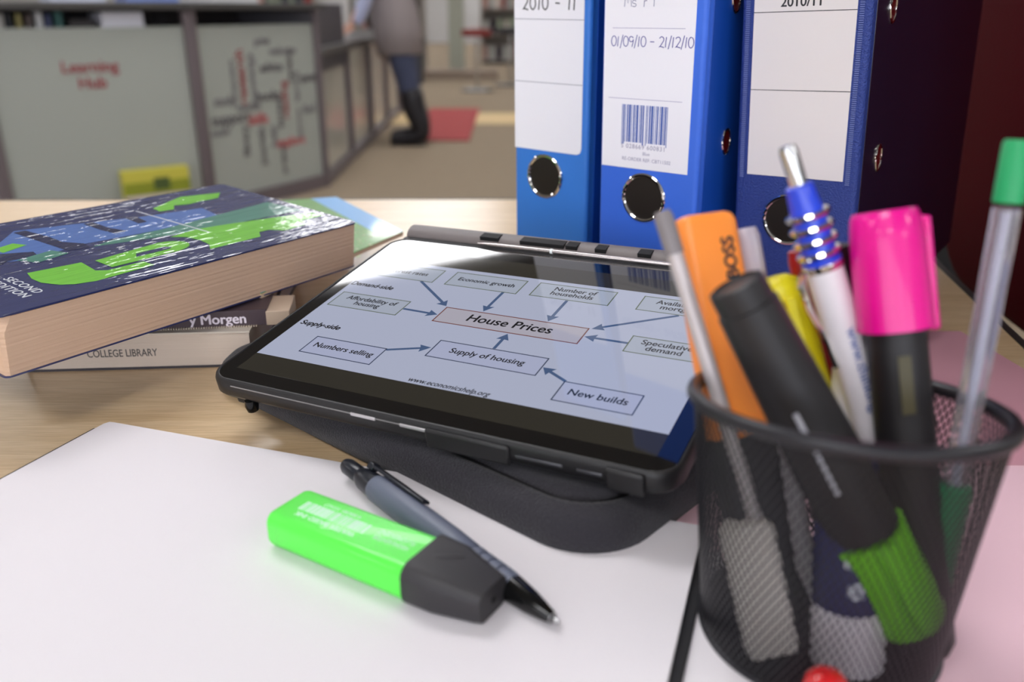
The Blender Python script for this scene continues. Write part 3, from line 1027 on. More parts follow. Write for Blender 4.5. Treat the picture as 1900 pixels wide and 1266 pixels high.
def binder(label, p, rot, xa, xb, m, mside, lab, ringx, ringz, depth=.285, leather=False):
    M = local_frame(p, *rot)
    # seat its base on the table
    z0 = -.105
    lo = min((M @ Vector((x, y, z0))).z for x in (xa, xb) for y in (0, depth))
    M.translation.z -= lo
    z1 = z0 + .318
    t = thing('lever_arch_file', label, 'file', M)
    bm = BM()
    w = xb - xa
    pts = rrect(w, .006, .0028, 4, (xa + xb) / 2, .003)
    prism(bm, pts, z0, z1)
    finish(bm, 'spine', m, t, smooth=True)
    for nm, x0, x1 in (('front_cover', xb - .0026, xb), ('back_cover', xa, xa + .0026)):
        o = finish(box(BM(), (x0, .0085, z0), (x1, depth, z1)), nm, mside, t, bevel=.0008)
        finish(box(BM(), (x0 + .0006, .004, z0 + .001), (x1 - .0004, .010, z1 - .001)), 'crease', m, o)
        for zz in (ringz + .034, ringz + .118):
            # rado slot: steel rimmed opening with red lining
            bm = BM()
            for a in range(20):
                pass
            xs = x1 + .0002 if nm == 'front_cover' else x0 - .0002
            pth = [(xs, .036 + .0052 * cos(a), zz + .0078 * sin(a)) for a in [2 * pi * k / 20 for k in range(20)]]
            tube(bm, pth, .0008, 6, closed=True)
            rf = finish(bm, 'slot_rim', CHROME, o, smooth=True)
            bm = BM()
            loft(bm, [[(xs + d, .036 + .0047 * cos(a), zz + .0072 * sin(a)) for a in [2 * pi * k / 20 for k in range(20)]] for d in (-.0003, .0002)])
            finish(bm, 'slot_opening', mat('slot_red', (90, 10, 14), .35), o)
    finish(box(BM(), (xa + .006, .02, z0 + .006), (xb - .012, depth - .02, z0 + .302)), 'sheets', SHEETS, t)
    # finger ring
    bm = BM()
    RR = .0148
    tube(bm, [(ringx + RR * cos(a), -.0006, ringz + RR * sin(a)) for a in [2 * pi * k / 40 for k in range(40)]], .0013, 8, closed=True)
    finish(bm, 'finger_ring', CHROME, t, smooth=True)
    bm = BM()
    loft(bm, [[(ringx + (RR - .001) * cos(a), y, ringz + (RR - .001) * sin(a)) for a in [2 * pi * k / 40 for k in range(40)]] for y in (-.0004, .0001)])
    finish(bm, 'ring_hole', mat('hole_brown', (30, 24, 20), .4), t)
    # label
    (lx0, lx1, lz0, lz1, clipc) = lab
    bm = BM()
    if clipc:
        pts = [(lx0, lz0), (lx1 - .004, lz0), (lx1 - .0012, lz0 + .0012), (lx1, lz0 + .004), (lx1, lz1), (lx0, lz1)]
    else:
        pts = [(lx0, lz0), (lx1, lz0), (lx1, lz1), (lx0, lz1)]
    LM = Matrix(((1, 0, 0, 0), (0, 0, 1, 0), (0, 1, 0, 0), (0, 0, 0, 1)))
    prism(bm, pts, -.0004, .0, LM)
    l = finish(bm, 'spine_label', mat('label_white', (240, 238, 244), .5) if not leather else mat('label_sleeve', (228, 222, 220), .3, bump=1, bscale=38, coat=1, coat_rough=.12), t)
    return t, l


TXM = Matrix.Translation((0, -.00042, 0)) @ Matrix.Rotation(radians(90), 4, 'X')   # xy plane -> label face


def rule(parent, x0, x1, z, m, t=.0004):
    return finish(box(BM(), (x0, -.00048, z - t / 2), (x1, -.0004, z + t / 2)), 'ruled_line', m, parent)


LINEG = mat('line_grey', (140, 140, 150), .6)
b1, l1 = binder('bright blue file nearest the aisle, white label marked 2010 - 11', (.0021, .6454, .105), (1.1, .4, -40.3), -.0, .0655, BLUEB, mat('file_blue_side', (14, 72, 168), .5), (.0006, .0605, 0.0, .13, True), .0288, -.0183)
for z in (.047, .0885):
    rule(l1, .001, .0605, z, LINEG)
handwriting('handwriting', '2010 - 11', .008, .0945, .0085, INK, l1, TXM, w=.0009, adv=.78)

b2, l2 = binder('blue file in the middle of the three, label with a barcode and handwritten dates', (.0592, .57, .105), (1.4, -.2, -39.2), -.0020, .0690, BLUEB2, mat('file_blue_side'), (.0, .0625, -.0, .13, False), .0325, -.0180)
for x0, x1, z in ((.006, .056, .0845), (.004, .0565, .0430)):
    rule(l2, x0, x1, z, mat('line_mauve', (165, 160, 190), .6), .0003)
handwriting('handwriting', '01/09/10 - 21/12/10', .0052, .0738, .0062, BLUEINK, l2, TXM, w=.0005, adv=.62)
handwriting('handwriting', 'Ms rT', .014, .0965, .007, mat('faint_ink', (150, 150, 175), .6), l2, TXM, w=.0005)
bm = BM()
x = .0145
BARC = [1, 1, 2, 1, 1, 2, 2, 1, 3, 1, 1, 2, 2, 1, 1, 1, 3, 2, 1, 1, 2, 1, 2, 3, 1, 1, 1, 2, 2, 1, 3, 1, 1, 2, 1, 1, 2, 2, 1, 1, 3, 1, 1, 1, 2, 1, 1, 2]
un = .0335 / sum(BARC)
for i, wv in enumerate(BARC):
    if i % 2 == 0:
        box(bm, (x, -.00048, .0165 - (.0015 if i in (0, 2, 22, 24, 46) else 0)), (x + wv * un, -.0004, .0395))
    x += wv * un
finish(bm, 'barcode', mat('barcode_blue', (62, 92, 170), .6), l2)
BT = mat('label_print', (150, 146, 172), .6)
text_part('5 028669 600831', .0040, BT, l2, Matrix.Translation((.0305, 0, .0138)) @ TXM, space=1.15)
text_part('Blue', .0030, BT, l2, Matrix.Translation((.033, 0, .0098)) @ TXM)
text_part('RE-ORDER REF: CBT11502', .0031, BT, l2, Matrix.Translation((.033, 0, .0058)) @ TXM)

b3, l3 = binder('navy leather grained file at the right with a shiny label headed 2010/11', (.1455, .5366, .1054), (3.4, -1.8, -38.4), -.0072, .0670, NAVYB, mat('file_navy_side', (30, 22, 44), .35, coat=.4, coat_rough=.2), (.0006, .0592, 0, .13, False), .0280, -.0262, depth=.262, leather=True)
for z in (.0505, .0935):
    rule(l3, .0006, .0592, z, INK, .0004)
text_part('2010/11', .0075, INK, l3, Matrix.Translation((.0285, 0, .0985)) @ TXM, bold=.00015)
bm = BM()
for sx0 in (-.0042, .0605):
    for k in range(118):
        z = -.002 + k * .00115
        box(bm, (sx0, -.0006, z), (sx0 + .0024, -.0001, z + .00055))
so = finish(bm, 'stitched_edge', mat('stitch_pale', (104, 118, 176), .35, coat=.4), b3)
so['kind'] = 'stuff'
# small black wheel behind the navy file
wh = lathe(BM(), [(.004, -.008), (.022, -.008), (.024, -.005), (.024, .005), (.022, .008), (.004, .008)], 28, Matrix.Translation((.2435, .520, .0245)) @ Matrix.Rotation(radians(70), 4, 'Z') @ Matrix.Rotation(pi / 2, 4, 'Y'))
tag(finish(wh, 'tape_roll', mat('tape_black', (14, 13, 14), .5), smooth=True), 'small black tape roll standing at the foot of the navy file', 'tape')

# ------------------------------------------------------------------ books
PAGEM = mat('page_edges', (204, 172, 146), .85, vary=.10, vscale=34, stretch=(.4, .4, 130), bump=.3, bscale=40)
PAGEW = mat('page_edges_white', (208, 192, 176), .85, vary=.06, vscale=22, stretch=(.5, .5, 90), bump=.4, bscale=30)
NAVYC = mat('cover_navy', (44, 50, 92), .3, coat=1, coat_rough=.03)
FILM = None


def film_mat(name, rgb, rgb2=None):
    """printed board under wrinkled clear film"""
    m = mat(name, rgb, .5, coat=1.0, coat_rough=.03, spec=.1)
    nt = m.node_tree
    b = nt.nodes['Principled BSDF']
    tc = nt.nodes.new('ShaderNodeTexCoord')
    mp = nt.nodes.new('ShaderNodeMapping')
    mp.inputs['Scale'].default_value = (1, 7, 1)
    mp.inputs['Rotation'].default_value = (0, 0, radians(3))
    n = nt.nodes.new('ShaderNodeTexNoise')
    n.inputs['Scale'].default_value = 24
    n.inputs['Detail'].default_value = 3
    n.inputs['Roughness'].default_value = .5
    bp = nt.nodes.new('ShaderNodeBump')
    bp.inputs['Strength'].default_value = 1
    bp.inputs['Distance'].default_value = .0006
    nt.links.new(tc.outputs['Object'], mp.inputs[0])
    nt.links.new(mp.outputs[0], n.inputs['Vector'])
    nt.links.new(n.outputs['Fac'], bp.inputs['Height'])
    nt.links.new(bp.outputs[0], b.inputs['Coat Normal'])
    return m


FNAVY = film_mat('film_navy', (44, 50, 92))
FGREEN = film_mat('film_green', (112, 188, 58))
FBLUE = film_mat('film_blue', (78, 110, 172))
FTEAL = film_mat('film_teal', (74, 128, 112))
FDARK = film_mat('film_dark', (28, 34, 72))
FWHITE = film_mat('film_white', (216, 220, 226))

MB_ = local_frame((-.2363, .3728, .0685), 5.5, 1.1, 58.0)
BL, BW, BT_ = .2454, .1342, .0318
bk = thing('large_textbook', 'thick navy and green paperback in clear film lying on top of the book pile', 'book', MB_)
# page block, slightly fanned on the near left corner
bm = BM()
NP = 30
rings = []
for k in range(NP + 1):
    z = -BT_ + .0008 + (BT_ - .0022) * k / NP
    j = .00008 * sin(k * 2.1) + .00012 * random.uniform(-1, 1)
    r = .0015 + (.004 if k > NP - 8 else 0) * ((k - NP + 8) / 8 if k > NP - 8 else 0)
    pts = []
    x0, x1, y0, y1 = .0010 + j, BL - .001 + j * .5, .0006 + j * .6, BW - .004
    pts = [(x0 + r, y0), (x1 - .001, y0), (x1, y0 + .001), (x1, y1), (x0, y1), (x0, y0 + r)]
    rings.append([(x, y, z) for x, y in pts])
loft(bm, rings)
finish(bm, 'page_block', PAGEM, bk)
cov = finish(prism(BM(), rrect(BL, BW, .003, 4, BL / 2, BW / 2), -.0009, 0), 'front_cover', FNAVY, bk)
finish(prism(BM(), rrect(BL, BW, .003, 4, BL / 2, BW / 2), -BT_, -BT_ + .0008), 'back_cover', FNAVY, bk)
finish(box(BM(), (0, BW - .003, -BT_ + .0008), (BL, BW, -.0009)), 'spine', FNAVY, bk)
z1 = .00006


def art(name, pts, m, lvl=1, label=None):
    o = finish(prism(BM(), pts, z1 * (lvl - 1) + .00001, z1 * lvl), name, m, cov)
    if label:
        o['label'] = label


art('printed_photo', [(.045, .088), (.075, .115), (.150, .096), (.190, .090), (.185, .062), (.14, .066), (.085, .070), (.055, .062), (.04, .07)], FBLUE, 1, 'blue photograph area')
art('printed_photo', [(.105, .066), (.14, .066), (.235, .075), (.238, .045), (.15, .050), (.09, .062)], FTEAL, 2, 'teal fade of the photograph')
art('printed_figure', [(.073, .112), (.080, .112), (.083, .094), (.083, .080), (.090, .070), (.088, .062), (.076, .064), (.075, .080)], FDARK, 3)
art('printed_figure', [(.112, .104), (.118, .104), (.118, .088), (.122, .076), (.114, .076), (.112, .088)], FDARK, 3)
art('printed_figure', [(.138, .100), (.145, .099), (.143, .085), (.137, .085)], FDARK, 3)
art('printed_figure', [(.030, .070), (.046, .082), (.062, .074), (.060, .066), (.044, .068), (.032, .060)], FDARK, 3)
art('printed_letter', [(.041, .0447), (.0697, .0422), (.0685, .0335), (.0673, .0262), (.072, .0225), (.094, .0225), (.0945, .0140), (.058, .0122), (.048, .0150), (.0425, .0192), (.038, .0276), (.038, .0358)], FGREEN, 3, 'large green letter shape')
art('printed_letter', [(.0765, .0400)] + [(.118 + .0155 * cos(radians(a)), .0352 + .0098 * sin(radians(a))) for a in range(80, -91, -17)] + [(.0765, .0252)], FGREEN, 4, 'green bowl of the large letter')
art('printed_letter', [(.096, .0310), (.1180, .0315), (.1215, .0335), (.118, .0365), (.099, .0360)], FNAVY, 5, 'navy counter of the large letter')
art('printed_letter', [(.1350, .0165), (.1405, .0240), (.1420, .0340), (.1400, .0440), (.1330, .0500), (.1560, .0530), (.1750, .0500), (.2050, .0440), (.2390, .0360), (.2390, .0260), (.2200, .0262), (.2150, .0180), (.1950, .0165), (.1880, .0240), (.1800, .0240), (.1740, .0165)], FGREEN, 3, 'large green letter shape')
art('printed_letter', [(.165, .1082), (.1974, .1214), (.2265, .1143), (.2157, .1039), (.200, .1037), (.1894, .1027), (.1800, .106), (.1737, .098), (.1634, .0995)], FGREEN, 3, 'green letter strokes at the far edge')
art('printed_letter', [(.048, .090), (.062, .094), (.066, .087), (.050, .082)], FGREEN, 3, 'small green patch')
art('printed_letter', [(.020, .066), (.032, .062), (.032, .054), (.022, .055)], FGREEN, 3, 'small green patch')
art('printed_letter', [(.048, .066), (.070, .070), (.074, .060), (.054, .056)], FTEAL, 4, 'small teal patch')
for k, (sx_, sy_) in enumerate(((.052, .066), (.050, .062), (.049, .0585), (.0535, .057), (.0605, .0565))):
    pts = []
    for i in range(10):
        a = pi / 2 + i * pi / 5
        r = .0019 if i % 2 == 0 else .0008
        pts.append((sx_ + r * cos(a), sy_ + r * sin(a)))
    art('printed_star', pts, FWHITE, 5)
TT = Matrix.Translation((.0300, .0300, z1 * 3)) @ Matrix.Rotation(radians(-90), 4, 'Z')
text_part('SECOND', .0068, FWHITE, cov, TT, bold=.0001, space=1.1)
TT = Matrix.Translation((.0228, .0285, z1 * 3)) @ Matrix.Rotation(radians(-90), 4, 'Z')
text_part('EDITION', .0068, FWHITE, cov, TT, bold=.0001, space=1.1)
art('printed_rule', [(.1520, .1090), (.1532, .1090), (.1572, .0430), (.1560, .0430)], FWHITE, 4)

# bottom book: cream page block with a stamp
ba = thing('white_library_book', 'cream library book at the bottom of the pile stamped college library', 'book', Matrix.Translation((-.22, .56, 0)))
MA = Matrix.Translation((-.285, .4685, 0)) @ Matrix.Rotation(radians(4.2), 4, 'Z')
AL, AW, AT = .130, .175, .0225
finish(box(BM(), (0.001, .001, .0012), (AL - .0008, AW, AT - .001), MA), 'page_block', PAGEW, ba, world=True)
finish(box(BM(), (0, 0, .0), (AL, AW, .0012), MA), 'back_cover', mat('cover_dk', (58, 54, 60), .5), ba, world=True)
finish(box(BM(), (0, .0, AT - .001), (AL, AW, AT), MA), 'front_cover', mat('cover_cream', (205, 195, 180), .5), ba, world=True)
finish(box(BM(), (-.001, 0.0, .0), (0.0, AW, AT), MA), 'spine', mat('cover_dk'), ba, world=True)
TT = root_matrix(ba).inverted() @ MA @ Matrix.Translation((.0545, .0009, .0100)) @ Matrix.Rotation(radians(90), 4, 'X')
text_part('COLLEGE LIBRARY', .0066, mat('stamp_ink', (84, 78, 76), .7), ba, TT, name='stamp', sx=.74, bold=.0001)

# second book: dark spine with white lettering, taped at its end
bb = thing('dark_spined_book', 'book with a dark purple brown spine and white lettering on the cream book', 'book', Matrix.Translation((-.2, .56, .023)))
MB2 = Matrix.Translation((-.268, .4725, AT + .0004)) @ Matrix.Rotation(radians(7.0), 4, 'Z')
L2_, W2_, T2_ = .122, .16, .0098
finish(box(BM(), (0, 0, 0), (L2_, .0012, T2_), MB2), 'spine', mat('spine_plum', (70, 56, 62), .45), bb, world=True, bevel=.0004)
finish(box(BM(), (0.001, .0012, .0008), (L2_ - .002, W2_, T2_ - .0008), MB2), 'page_block', PAGEM, bb, world=True)
finish(box(BM(), (0, .0012, 0), (L2_, W2_, .0008), MB2), 'back_cover', mat('spine_plum'), bb, world=True)
finish(box(BM(), (0, .0012, T2_ - .0008), (L2_, W2_, T2_), MB2), 'front_cover', mat('spine_plum'), bb, world=True)
finish(box(BM(), (L2_ - .0005, -.0006, .0), (L2_ + .0135, .03, T2_ - .001), MB2), 'end_tape', mat('tape_beige', (190, 168, 146), .4), bb, world=True, bevel=.0004)
TT = root_matrix(bb).inverted() @ MB2 @ Matrix.Translation((.0935, -.0001, T2_ * .46)) @ Matrix.Rotation(radians(90), 4, 'X')
text_part('y Morgen', .0086, mat('letter_white', (225, 215, 225), .5), bb, TT, name='lettering', bold=.00022)
bm = BM()
for k in range(46):
    box(bm, (.050 + k * .00145, -.0014, -.0003), (.0506 + k * .00145, .0, .0006), MB2)
so = finish(bm, 'frayed_edge', PAGEW, bb, world=True)
so['kind'] = 'stuff'

# third book: thin, green and blue cover, showing to the right of the big one
bc = thing('thin_green_book', 'thin book with a green and sky blue cover poking out under the big paperback', 'book', Matrix.Translation((-.17, .62, .033)))
cz = AT + .0004 + T2_ + .0003
cpoly = [(-.1550, .5080), (-.0860, .6660), (-.1640, .7990), (-.262, .765), (-.30, .56)]
T3 = .0035


def lerp2(a, b, t):
    return (a[0] + (b[0] - a[0]) * t, a[1] + (b[1] - a[1]) * t)


finish(prism(BM(), cpoly, cz, cz + T3 - .0006), 'page_block', mat('pages_beige', (206, 180, 150), .8), bc, world=True)
cvr = finish(prism(BM(), cpoly, cz + T3 - .0006, cz + T3), 'front_cover', mat('cover_green', (92, 150, 60), .35, coat=.4, vary=.25, vscale=160), bc, world=True)
o = finish(prism(BM(), [(-.0860, .6660), (-.1640, .7990), (-.1860, .7912), (-.1040, .6560)], cz + T3, cz + T3 + .0001), 'blue_band', mat('cover_sky', (104, 168, 222), .35, coat=.3), bc, world=True)
o = finish(prism(BM(), [(-.1550, .5080), (-.1180, .5925), (-.1400, .5960), (-.1900, .5200)], cz + T3, cz + T3 + .0001), 'blue_band', mat('cover_sky'), bc, world=True)
bm = BM()
for k in range(60):
    fx, fy = random.uniform(-.138, -.105), random.uniform(.585, .665)
    s = random.uniform(.0005, .0016)
    prism(bm, [(fx - s, fy - s * .6), (fx + s * 1.2, fy - s * .4), (fx + s, fy + s), (fx - s * .5, fy + s * .7)], cz + T3, cz + T3 + .0001)
so = finish(bm, 'pale_speckles', mat('speckle', (190, 200, 150), .5), bc, world=True)
so['kind'] = 'stuff'

# ------------------------------------------------------------------ highlighter and pen on the notebook
ax = Vector((.0812, -.0499, 0)).normalized()
ay = Vector((-ax.y, ax.x, 0))
HM = Matrix((ax, ay, Vector((0, 0, 1)))).transposed().to_4x4()
HM.translation = Vector((-.0942, .2832, PZ))
hl = thing('green_highlighter', 'chunky neon green highlighter with a black cap lying on the blank page', 'highlighter', HM)
GREENH = mat('neon_green', (92, 236, 78), .35, sub=.25, coat=.2, emit=None)
HW, HT = .0250, .0150


def sect(x, w, h, r, cy=.0118, z0=0, n=6):
    return [(x, cy + a, z0 + h / 2 + b) for a, b in rrect(w, h, r, n)]


bm = BM()
loft(bm, [sect(-.0006, HW - .004, HT - .004, .003, z0=.002), sect(.0004, HW - .001, HT - .001, .004, z0=.0005), sect(.002, HW, HT, .0045), sect(.066, HW, HT, .0045)])
finish(bm, 'body', GREENH, hl, smooth=True, sharp=60)
CAPM = mat('cap_charcoal', (46, 44, 46), .5, bump=.08, bscale=1500)
bm = BM()
loft(bm, [sect(.0655, HW + .0002, HT + .0002, .0046), sect(.0665, HW + .0022, HT + .0016, .005, z0=-.0 + .0), sect(.078, HW + .0016, HT + .001, .005), sect(.0935, .0185, .0128, .004), sect(.0957, .0172, .0118, .0035, z0=.0005)])
cap = finish(bm, 'cap', CAPM, hl, smooth=True, sharp=50)
finish(box(BM(), (.0955, .0112, .0050), (.0959, .0132, .0070)), 'vent_hole', mat('hole_black'), cap)
bm = BM()
tube(bm, [(.0715, .0105, HT + .0011), (.0735, .0110, HT + .0012), (.0775, .0135, HT + .0010), (.081, .0165, HT + .0004)], [.0003, .0007, .0006, .0003], 8)
finish(bm, 'finger_notch', mat('cap_charcoal'), cap, smooth=True)
bm = BM()
x = .008
while x < .040:
    w = random.choice((.0006, .0009, .0014))
    box(bm, (x, .0092, HT), (x + w, .0150, HT + .00006))
    x += w + random.choice((.0003, .0005, .0008))
MINT = mat('mint_print', (205, 240, 215), .5)
finish(bm, 'barcode', MINT, hl)
FL = Matrix.Rotation(pi, 4, 'Z')
text_part('WATER BASED INK', .0034, MINT, hl, Matrix.Translation((.024, .0068, HT)) @ FL, bold=.0001)
text_part('4 006381 333627', .0026, MINT, hl, Matrix.Translation((.024, .0170, HT)) @ FL)
text_part('HIGHLIGHTER\nFLUORESCENT', .0036, MINT, hl, Matrix.Translation((.0530, .0120, HT)) @ FL, sx=.7)

P0, P1 = Vector((-.0735, .3365, PZ + .0062)), Vector((.0158, .2350, PZ + .0030))
PM = frame_from(P1, P0, Vector((0, 0, 1)))
PL = (P0 - P1).length
pen = thing('grey_pen', 'slate grey retractable ballpoint with a black tip lying behind the green highlighter', 'pen', PM)
SLATE = mat('slate_rubber', (98, 104, 122), .42)
finish(lathe(BM(), [(.0003, 0), (.0008, .0004), (.0009, .003), (.0022, .0032)], 16), 'point', STEEL, pen, smooth=True)
finish(lathe(BM(), [(.0012, .0025), (.0022, .004), (.0042, .014), (.0050, .0215), (.0052, .0235)], 24), 'tip', mat('gloss_black'), pen, smooth=True)
prof = [(.0050, .0233)]
for k in range(4):
    z = .026 + k * .0052
    prof += [(.0054, z), (.0055, z + .0036), (.0048, z + .0042), (.0048, z + .0047)]
prof += [(.0055, .0475), (.0060, .06), (.0061, .09), (.0059, PL - .026), (.0053, PL - .024)]
finish(lathe(BM(), prof, 28), 'barrel', SLATE, pen, smooth=True, sharp=30)
finish(lathe(BM(), [(.0053, PL - .0242), (.0050, PL - .016), (.0038, PL - .0125), (.0034, PL - .0115)], 24), 'collar', mat('pen_black', (24, 27, 36), .3), pen, smooth=True)
finish(lathe(BM(), [(.0030, PL - .013), (.0037, PL - .010), (.0037, PL - .002), (.0030, PL), (.001, PL + .0002)], 24), 'push_button', mat('pen_black'), pen, smooth=True)
bm = BM()
Mc = Matrix.Rotation(radians(34), 4, 'Z')
box(bm, (.0050, -.0022, PL - .019), (.0082, .0022, PL - .0150), Mc)
box(bm, (.0063, -.0022, PL - .055), (.0077, .0022, PL - .0170), Mc)
finish(bm, 'clip', mat('pen_black'), pen, bevel=.0006)

# ------------------------------------------------------------------ pen pot
cupB, cupR = Vector((.1045, .2415, .0028)), .0385
rimC, rimR = Vector((.1010, .2362, .0893)), .0452
Rt = Matrix.Rotation(radians(2.3), 3, 'Y') @ Matrix.Rotation(radians(-8.8), 3, 'X')
pot = thing('pen_pot', 'round black wire mesh pen pot in the right foreground', 'pen pot', Matrix.Translation(cupB))
MESHM = mat('mesh_black', (34, 33, 37), .38, .4)


def pw(a, t):
    b = cupB + Vector((cupR * cos(a), cupR * sin(a), 0))
    r = rimC + Rt @ Vector((rimR * cos(a), rimR * sin(a), 0))
    # the lowest few millimetres round inwards
    p = b.lerp(r, t)
    return p


NS, NT = 108, 40
bm = BM()
for sgn in (1, -1):
    for i in range(NS):
        prev = None
        for k in range(NT + 1):
            t = k / NT
            a = 2 * pi * (i + sgn * k * .5) / NS
            p = pw(a, t)
            out = Vector((cos(a), sin(a), 0))
            tang = Vector((-sin(a) * sgn, cos(a) * sgn, 1.0)).normalized()
            side = tang.cross(out).normalized()
            wd, tk = .00030, .00015
            ring = [bm.verts.new(p + side * wd + out * tk), bm.verts.new(p - side * wd + out * tk), bm.verts.new(p - side * wd - out * tk), bm.verts.new(p + side * wd - out * tk)]
            if prev:
                for j in range(4):
                    bm.faces.new((prev[j], prev[(j + 1) % 4], ring[(j + 1) % 4], ring[j]))
            prev = ring
m_ = finish(bm, 'wire_mesh', MESHM, pot, world=True)
m_['kind'] = 'stuff'
bm = BM()
tube(bm, [rimC + Rt @ Vector((rimR * cos(a), rimR * sin(a), 0)) for a in [2 * pi * k / 96 for k in range(96)]],   .0023, 12, closed=True)
finish(bm, 'rim', mat('rim_black', (40, 39, 43), .35, .3), pot, smooth=True, world=True)
bm = BM()
tube(bm, [cupB + Vector((cupR * cos(a), cupR * sin(a), .0006)) for a in [2 * pi * k / 96 for k in range(96)]], .0014, 10, closed=True)
finish(bm, 'base_ring', mat('rim_black'), pot, smooth=True, world=True)
bm = BM()
lathe(bm, [(cupR - .0005, 0), (cupR - .0005, .0008)], 64, Matrix.Translation(cupB))
finish(bm, 'base_plate', MESHM, pot, world=True)


def stand(name, label, cat, B, T, group=None, xdir=Vector((1, 0, 0))):
    M = frame_from(B, T, xdir)
    return thing(name, label, cat, M, group), (Vector(T) - Vector(B)).length


CLEARP = mat('clear_plastic', (236, 232, 240), .12, trans=.85, ior=1.35)
WHITEP = mat('white_plastic', (226, 220, 224), .35)
# silver grey stick pen at the left rim
t, L = stand('stick_pen', 'thin pale stick pen with a grey end leaning on the left of the pot rim', 'pen', (.0921, .2240, .006), (.0469, .2665, .1415))
finish(lathe(BM(), [(.0005, 0), (.0012, .006), (.0025, .016), (.0026, L - .012)], 20), 'barrel', mat('pale_barrel', (190, 182, 182), .3, .2), t, smooth=True)
finish(lathe(BM(), [(.0030, L - .014), (.0031, L - .002), (.0024, L), (.001, L)], 20), 'end_plug', mat('plug_grey', (130, 124, 126), .4), t, smooth=True)
# orange highlighter
OR = mat('neon_orange', (255, 150, 62), .4, sub=.15)
t, L = stand('orange_highlighter', 'neon orange flat highlighter at the left of the pen pot', 'highlighter', (.0861, .2290, .010), (.0634, .2856, .1354), xdir=Vector((.9, .35, .3)))
cx_ = 0


def fsect(z, w, h, r, n=6):
    return [(a, b, z) for a, b in rrect(w, h, r, n)]


bm = BM()
loft(bm, [fsect(L * .46, .0205, .0145, .004), fsect(L - .003, .0205, .0145, .004), fsect(L - .0008, .0188, .0128, .004), fsect(L, .016, .010, .003)])
finish(bm, 'body', OR, t, smooth=True, sharp=50)
bm = BM()
loft(bm, [fsect(0.0, .013, .009, .003), fsect(.018, .0185, .0135, .004), fsect(L * .46 + .001, .0212, .0152, .004)])
finish(bm, 'cap', CAPM, t, smooth=True, sharp=50)
TT = Matrix.Translation((.0045, -.00728, L - .016)) @ Matrix.Rotation(radians(90), 4, 'X') @ Matrix.Rotation(radians(90), 4, 'Z')
text_part('BOSS', .0062, mat('black_ink'), t, TT, bold=.0003)
# translucent cap pen behind orange
t, L = stand('capped_pen', 'pen with a frosted white cap standing behind the orange highlighter', 'pen', (.1049, .2460, .006), (.0808, .2939, .1291))
finish(lathe(BM(), [(.0005, 0), (.0014, .006), (.0036, .014), (.0036, L - .05)], 20), 'barrel', WHITEP, t, smooth=True)
finish(lathe(BM(), [(.0046, L - .055), (.0048, L - .003), (.0040, L), (.001, L)], 20), 'cap', mat('frosted', (190, 182, 192), .3), t, smooth=True)
# black marker with green cap downwards
t, L = stand('black_marker', 'thick black barrelled highlighter standing green cap down in the pot', 'highlighter', (.1262, .2215, .020), (.0648, .2400, .1262))
finish(lathe(BM(), [(.0085, .034), (.0112, .037), (.0112, .06), (.0092, L - .008), (.0085, L - .0075), (.0085, L - .003), (.0083, L - .0005), (.0072, L), (.0068, L - .001), (.001, L - .001)], 32), 'barrel', mat('marker_black', (30, 28, 30), .45), t, smooth=True, sharp=35)
finish(lathe(BM(), [(.007, 0), (.0104, .001), (.0114, .004), (.0126, .036)], 32), 'cap', mat('cap_green', (122, 214, 10), .4), t, smooth=True)
finish(box(BM(), (-.002, -.0142, .004), (.004, -.0108, .036)), 'cap_clip', mat('cap_green'), t, bevel=.001)
finish(box(BM(), (-.0045, -.0112, .056), (-.003, -.0098, .084)), 'printed_stripe', mat('stripe_white', (170, 170, 178), .5), t)  # pale strip painted in for the highlight on the marker's clip
# yellow highlighter
YEL = mat('neon_yellow', (226, 214, 20), .4)
t, L = stand('yellow_highlighter', 'yellow capped highlighter behind the thick black marker', 'highlighter', (.1232, .2549, .006), (.0891, .2800, .1160))
finish(lathe(BM(), [(.006, 0), (.0085, .005), (.0085, L - .05)], 24), 'barrel', mat('marker_black'), t, smooth=True)
finish(lathe(BM(), [(.0092, L - .055), (.0088, L - .008), (.0070, L - .002), (.004, L), (.001, L)], 28), 'cap', YEL, t, smooth=True)
finish(box(BM(), (-.002, -.0115, L - .052), (.002, -.0085, L - .006)), 'cap_clip', YEL, t, bevel=.0008)
# red pen
t, L = stand('red_pen', 'dark red pen standing behind the white retractable pen', 'pen', (.1340, .2600, .006), (.0975, .2850, .1240))
finish(lathe(BM(), [(.0005, 0), (.0015, .006), (.0042, .016), (.0044, L - .004), (.0036, L), (.001, L)], 20), 'barrel', mat('deep_red', (170, 16, 24), .35, coat=.4), t, smooth=True)
# pencil black and orange
t, L = stand('orange_pencil', 'thin orange pencil with a black dipped end between white pen and pink highlighter', 'pencil', (.1360, .2580, .006), (.1068, .2740, .1285))
finish(lathe(BM(), [(.0003, 0), (.0035, .014), (.0035, L - .022)], 6), 'shaft', mat('pencil_orange', (226, 116, 40), .4), t)
finish(lathe(BM(), [(.0036, L - .0225), (.0036, L)], 6), 'dipped_end', mat('pencil_black', (30, 18, 22), .4), t)
